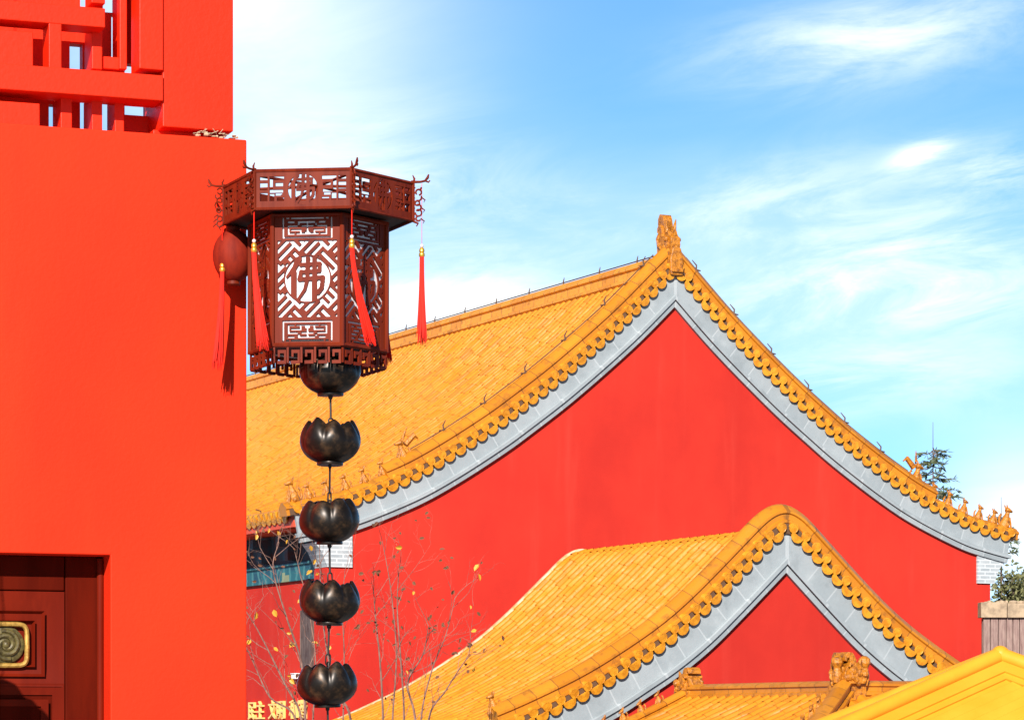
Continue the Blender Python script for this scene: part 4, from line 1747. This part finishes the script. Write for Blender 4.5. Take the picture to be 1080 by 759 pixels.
# carved dragon brackets on the six corners and the tassels below them
TIP = .062
zt_ = z0c + HC
for k in range(6):
    an = R(-60 + 60 * k)
    e = Vector((math.cos(an), math.sin(an), 0))
    q = lambda a, b: e * (CAP_S + a) + Vector((0, 0, zt_ + b))
    mb = MB()
    mb.tube([q(-.03, .0), q(.0, .006), q(.03, .006), q(.05, .010), q(TIP, .024), q(TIP + .004, .038)], [.006, .006, .005, .005, .006, .003], 6)
    mb.tube([q(TIP - .012, .01), q(TIP + .004, .004), q(TIP + .010, .012)], [.004, .004, .003], 5)
    mb.tube([q(.0, .0), q(.004, .02), q(-.004, .036)], [.005, .005, .002], 5)
    z = -.016
    while z > -HC - .005:
        rr_ = rnd.uniform(.010, .015)
        cx_ = rnd.uniform(.012, .024)
        mb.tube([q(cx_ + rr_ * math.cos(t), z + rr_ * math.sin(t)) for t in np.linspace(rnd.uniform(0, 6), rnd.uniform(0, 6) + 5.4, 12)], [.0042] * 11 + [.002], 5)
        mb.tube([q(.0, z), q(cx_ - rr_, z - .004)], .0035, 5)
        if rnd.random() < .5:
            mb.tube([q(cx_ + rr_, z), q(cx_ + rr_ + .016, z - .012), q(cx_ + rr_ + .010, z - .022)], [.0035, .003, .0015], 5)
        z -= rr_ * 1.75
    mb.tube([q(.0, -HC - .004), q(.02, -HC - .014), q(.012, -HC - .026)], [.006, .005, .003], 5)
    mb.build('corner_bracket', M['lantern_wood'], lan, smooth=True)

# the tassels: per corner (way the wind swings them)
TS = {0: (.035, .02), 1: (.0, .0), 5: (.018, .0), 4: (-.01, .0), 2: (.01, 0), 3: (0, 0)}


def tassel(k):
    an = R(-60 + 60 * k)
    out = {0: .0, 5: .0, 4: .004, 1: .036}.get(k, .02)
    e = Vector((math.cos(an), math.sin(an), 0)) * (CAP_S + out)
    sw = TS[k]
    # swing is in world axes; turn it into the lantern's
    swv = Matrix.Rotation(-LROT, 3, 'Z') @ Vector((sw[0], sw[1], 0))
    zs_ = z0c if k in (0, 5) else z0c + HC
    zb_ = {0: z0c - .13, 5: z0c - .14, 4: z0c - .165, 1: z0c - .115}.get(k, z0c - .14)
    t = empty('tassel')
    t.parent = lan
    t.location = e + Vector((0, 0, zb_))
    mb = MB()
    mb.tube([(0, 0, zs_ - zb_), (0, 0, .01)], .0011 if k == 1 else .0028, 5)
    mb.build('cord', M['tassel'], t)
    mb = MB()
    mb.ball((0, 0, .004), .0085, 10, 8)
    mb.build('bead', M['bead'], t, smooth=True)
    mb = MB()
    mb.lathe([(.006, -.004), (.011, -.010), (.012, -.020), (.009, -.024), (.013, -.030), (.013, -.040), (.010, -.044)], 14)
    mb.build('gold_band', M['gold'], t, smooth=True)
    mb = MB()
    Lt = {0: .41, 5: .42, 1: .385, 4: .43}.get(k, .4)
    for i in range(64):
        a, r_ = rnd.uniform(0, 6.28), math.sqrt(rnd.random())
        p = []
        ww = {1: .9}.get(k, 1.0)
        for q in np.linspace(0, 1, 7):
            spread = (.0085 + .019 * q ** 1.8 * ww) * r_
            p.append(Vector((math.cos(a) * spread, math.sin(a) * spread, -.042 - Lt * q * (1 - .12 * ((i * 37) % 10) / 10))) + swv * (q ** 1.4) * 2.2)
        mb.tube(p, [.003] * 6 + [.001], 4, cap=False)
    mb.build('threads', M['tassel'], t, smooth=True)


for k in range(6):
    tassel(k)
# hanger up out of the cap
mb = MB()
mb.tube([(0, 0, z0c + HC), (0, 0, z0c + HC + .03)], .008, 6)
mb.build('hanger', M['iron'], lan)

# ------------------------------------------------------------------ small round lantern behind it
RC = at(246, 270, 13.17)
rl = empty('round_lantern', RC)
tag(rl, 'small round dull red lantern half hidden between the hexagonal lantern and the wall', 'lantern')
mb = MB()
n = 36
rows = []
for i in range(17):
    a = math.pi * (.06 + .88 * i / 16)
    rows.append([(math.sin(a) * (.088 + .0022 * (k % 2)) * math.cos(2 * math.pi * k / n), math.sin(a) * (.088 + .0022 * (k % 2)) * math.sin(2 * math.pi * k / n), -math.cos(a) * .118) for k in range(n)])
mb.grid(rows, closed=True, cap=True)
mb.build('shade', mat('dull_red_silk', (.3, .025, .01), .7, build=wood_build((.22, .016, .005), (.14, .009, .004), 25.0, (1, 1, .3), .6), spec=.15), rl, smooth='all')
mb = MB()
mb.lathe([(.03, .108), (.032, .125), (.026, .13)], 16)
mb.build('rim', M['lantern_wood'], rl, smooth=True)
mb = MB()
mb.lathe([(.026, -.13), (.032, -.125), (.03, -.108)], 16)
mb.build('rim', M['lantern_wood'], rl, smooth=True)
mb = MB()
mb.tube([(0, 0, .12), (0.03, 0, .19)], .003, 5)
mb.build('cord', M['lantern_wood'], rl, smooth=True)


# ------------------------------------------------------------------ string of lotus cups
def lotus_mesh(seed, petals=8, blunt=0.0):
    rr = random.Random(seed)
    mb = MB()
    R0, H0 = .134, .182
    n = petals * 14
    ph = rr.uniform(0, 6.28)
    hs = [rr.uniform(.93, 1.04) for _ in range(petals)]

    def surf(th, q, inner):
        k = (th + ph) / (2 * math.pi) * petals
        i = int(math.floor(k)) % petals
        fr = (k % 1) * 2 - 1                       # -1..1 across one petal
        prof = math.sqrt(max(0, 1 - ((q - .52) / (.585 if q < .52 else .68)) ** 2))
        base = R0 * prof
        lobe = 1 - .038 * abs(fr) ** 5 * min(1, q * 1.4) + .003 * (1 - fr * fr)
        alt = 1.0 if i % 2 else .985
        top = H0 * hs[i] * (1 - (.15 - .09 * blunt) * abs(fr) ** (1.25 + .9 * blunt))
        r_ = base * lobe * alt - (.006 if inner else 0)
        r_ += .004 * max(0, q - .86) / .14 * (1 - abs(fr)) * (0 if inner else 1)
        return Vector((r_ * math.cos(th), r_ * math.sin(th), .012 + top * q))
    qs = [0, .06, .14, .24, .36, .48, .60, .72, .82, .90, .96, 1]
    rows = [[surf(2 * math.pi * j / n, q, False) for j in range(n)] for q in qs]
    rows += [[surf(2 * math.pi * j / n, q, True) for j in range(n)] for q in qs[::-1]]
    mb.grid(rows, closed=True, cap=False)
    return mb


def link_pts(c, h, w, turn):
    pts = []
    for k in range(21):
        a = 2 * math.pi * k / 20
        x = w * math.cos(a)
        z = (h - w) * math.copysign(1, math.sin(a)) * (1 if abs(math.sin(a)) > .01 else 0) + w * math.sin(a)
        pts.append(Vector(c) + Vector((x * math.cos(turn), x * math.sin(turn), z)))
    return pts


CY_ = 12.98
cups = [(348.5, 417, 0.0, 'topmost black cup of the hanging string, tucked against the underside of the hexagonal lantern', 0),
        (348, 490, .0, 'pointed-petal black lotus cup hanging before the yellow roof, next below the lantern', 1),
        (347.5, 573.5, .6, 'black lotus cup with rounded, least pointed rim, at the level of the roof eave', 2),
        (347, 658.5, .0, 'black lotus cup just below the white brick corbel of the largest hall', 3),
        (345.5, 745, .1, 'lowest black lotus cup, right of the gold letters at the bottom of the photo', 4)]
tops = []
for i, (u, v, bl, lab, sd_) in enumerate(cups):
    P = at(u, v, CY_)
    cup = empty('lotus_cup', P, R([10, 37, 14, 3, 21][i]))
    cup.rotation_euler.x, cup.rotation_euler.y = R([1.2, -1.5, 2.2, -1.0, 1.8][i]), R([-1, 2, -1.2, 1.6, -2][i])
    tag(cup, lab, 'lotus cup', 'black lotus cups on one hanging string')
    mb = lotus_mesh(40 + sd_, 8, bl)
    bowl = mb.build('bowl', M['bronze'], cup, smooth='all')
    mb = MB()
    mb.lathe([(.040, -.002), (.056, -.002), (.058, .004), (.056, .014), (.050, .020), (.045, .030), (.002, .030)], 28)
    mb.build('foot', M['bronze'], cup, smooth=True)
    # chain from this cup's foot down to the next (and past the frame)
    nxt = at(*cups[i + 1][:2], CY_).z + .10 if i + 1 < len(cups) else P.z - .5
    z = 0.0
    end = nxt - P.z
    mb0 = MB()
    mb0.tube([(0, 0, .03), (0, 0, end * .52)], .0048, 6)
    mb0.tube(link_pts((0, 0, -.004), .012, .008, .4), .003, 5, cap=False)
    mb0.build('hook_rod', M['iron'], cup, smooth=True)
    z = end * .52
    kk = 0
    while z > end and kk < 12:
        mb = MB()
        hl = .024
        mb.tube(link_pts((0, 0, z - hl + .006), hl, .0105, .3 if kk % 2 == 0 else 1.87), .0036, 6, cap=False)
        mb.build('chain_link', M['iron'], cup, smooth=True)
        z -= 2 * hl - .014
        kk += 1


# ------------------------------------------------------------------ bare saplings in front of the great hall
def sapling(label, Y, stems, seed, leaves_y, leaves_b):
    rr = random.Random(seed)
    u0 = stems[0][0][0]
    base = at(u0, 760, Y)
    t = empty('sapling', (base.x, base.y, GROUND))
    tag(t, label, 'sapling', 'bare young trees before the red wall')
    org = Vector((base.x, base.y, GROUND))
    tr_ = MB()
    tips = []

    def twig(p, d, L_, r_, lev):
        n = 5
        pts = [p]
        dd_ = d.copy()
        for i in range(n):
            dd_ = (dd_ + Vector((rr.gauss(0, .16), rr.gauss(0, .16), rr.gauss(.05, .12)))).normalized()
            pts.append(pts[-1] + dd_ * L_ / n)
        tr_.tube(pts, [r_ * (1 - .75 * i / n) for i in range(n + 1)], 4, cap=False)
        tips.append((pts[-1], dd_))
        tips.append((pts[3], dd_))
        if lev < 2:
            for i in range(2, n + 1):
                if rr.random() < .55:
                    s_ = dd_.orthogonal().normalized()
                    s_.rotate(Matrix.Rotation(rr.uniform(0, 6.28), 3, dd_))
                    twig(pts[i], (dd_ * .8 + s_ * .8).normalized(), L_ * rr.uniform(.35, .6), r_ * .5, lev + 1)
    for st in stems:
        pts = []
        for (u, v) in st:
            pts.append(at(u, v, Y + rr.uniform(-.12, .12)) - org)
        low_ = pts[0]
        pts = [Vector((low_.x * .35, low_.y * .35, 0)), Vector((low_.x * .8, low_.y * .7, low_.z * .6))] + pts
        c = catmull(pts, 6)
        r0 = rr.uniform(.018, .028)
        n = len(c)
        tr_.tube(c, [r0 * (1 - .82 * i / n) for i in range(n)], 6)
        for i in range(12, n, 2):
            if rr.random() < .95:
                td = (c[min(i + 1, n - 1)] - c[i - 1]).normalized()
                s_ = td.orthogonal().normalized()
                s_.rotate(Matrix.Rotation(rr.uniform(0, 6.28), 3, td))
                twig(c[i], (td * 1.0 + s_ * .75).normalized(), rr.uniform(.25, .9), r0 * .27, 0)
        tips.append((c[-1], Vector((0, 0, 1))))
    tr_.build('trunk', M['bark'], t, smooth=True)
    for name, mt, k, sz in (('yellow_leaves', M['leaf_y'], leaves_y, .085), ('withered_leaves', M['leaf_b'], leaves_b, .062)):
        if not k:
            continue
        lm = MB()
        for i in range(k):
            p, d = rr.choice(tips)
            p = p + Vector((rr.gauss(0, .03), rr.gauss(0, .03), rr.gauss(0, .03)))
            v = Vector((rr.uniform(-1, 1), rr.uniform(-.6, .6), rr.uniform(-1.2, .2))).normalized()
            s_ = Vector((rr.uniform(-.5, .5), rr.uniform(-1, -.3), rr.uniform(-.3, .6))).cross(v).normalized()
            ln = sz * rr.uniform(.7, 1.4)
            w = ln * rr.uniform(.22, .34)
            nn = v.cross(s_) * ln * .12
            lm.add([p, p + v * ln * .3 - s_ * w + nn, p + v * ln * .7 - s_ * w * .8 + nn, p + v * ln, p + v * ln * .7 + s_ * w * .8 + nn, p + v * ln * .3 + s_ * w + nn],
                   [(0, 1, 2, 3), (0, 3, 4, 5)])
        lm.build(name, mt, t)


sapling('bare sapling left of the lotus cups with a few yellow leaves, before the blue beam', 42,
        [[(318, 759), (300, 720), (275, 670), (257, 640)], [(322, 759), (318, 700), (302, 650), (288, 600), (294, 573)], [(330, 759), (333, 700), (325, 640), (310, 578)],
         [(312, 759), (285, 735), (268, 700), (252, 665)]], 5, 26, 40)
sapling('bare sapling behind the lowest lotus cups, stems crossing the white corbel', 43,
        [[(362, 759), (363, 690), (361, 640), (364, 600)], [(346, 759), (347, 690), (342, 620), (334, 590)], [(370, 759), (352, 720), (340, 650), (337, 575)]], 6, 5, 18)
sapling('tall bare sapling right of the lotus cups with dark withered leaves against the red wall', 41,
        [[(404, 759), (401, 700), (396, 650), (394, 622)], [(414, 759), (418, 690), (412, 620), (403, 570)], [(426, 759), (423, 700), (419, 640), (421, 598)]], 7, 0, 48)
sapling('low bare sapling leaning right over the side hall roof, with small yellow leaves', 40,
        [[(444, 759), (456, 705), (470, 670), (480, 630)], [(438, 759), (430, 720), (446, 690), (452, 660)], [(452, 759), (470, 728), (488, 700), (497, 690)]], 8, 8, 44)

# ------------------------------------------------------------------ small things on the great hall's front
ya, za = F1.side(318, 697, XF - .05)
yb, zb = F1.side(329, 648, XF - .05)
pl = MB()
pl.box((-.06, -(ya - yb) / 2, za - .12), (0, (ya - yb) / 2, zb + .1))
pl.box((-.075, -(ya - yb) / 2 - .02, za - .12), (-.0, -(ya - yb) / 2 - .001, zb + .1))
pl.box((-.075, (ya - yb) / 2 + .001, za - .12), (-.0, (ya - yb) / 2 + .02, zb + .1))
o = pl.build('wall_plaque', M['grey_board'], None, bevel=.01)
o.location = F1.o + F1.ex * (XF - .002) + F1.ey * ((ya + yb) / 2)
o.rotation_euler = (0, 0, F1.a)
tag(o, 'narrow dark upright plaque on the red wall left of the lowest lotus cups', 'plaque')
ya, za = F1.side(309, 715.5, XF - .1)
wl = MB()
wl.box((-.10, -.09, za), (-.02, .09, za + .085))
wl.box((-.115, -.10, za + .086), (0, .10, za + .105))
wl.box((-.02, -.05, za + .015), (0, .05, za + .07))
o = wl.build('wall_box', M['white'], None, bevel=.01)
o.location = F1.o + F1.ex * (XF - .002) + F1.ey * ya
o.rotation_euler = (0, 0, F1.a)
tag(o, 'small white box fixed on the red wall above the gold letters', 'box')
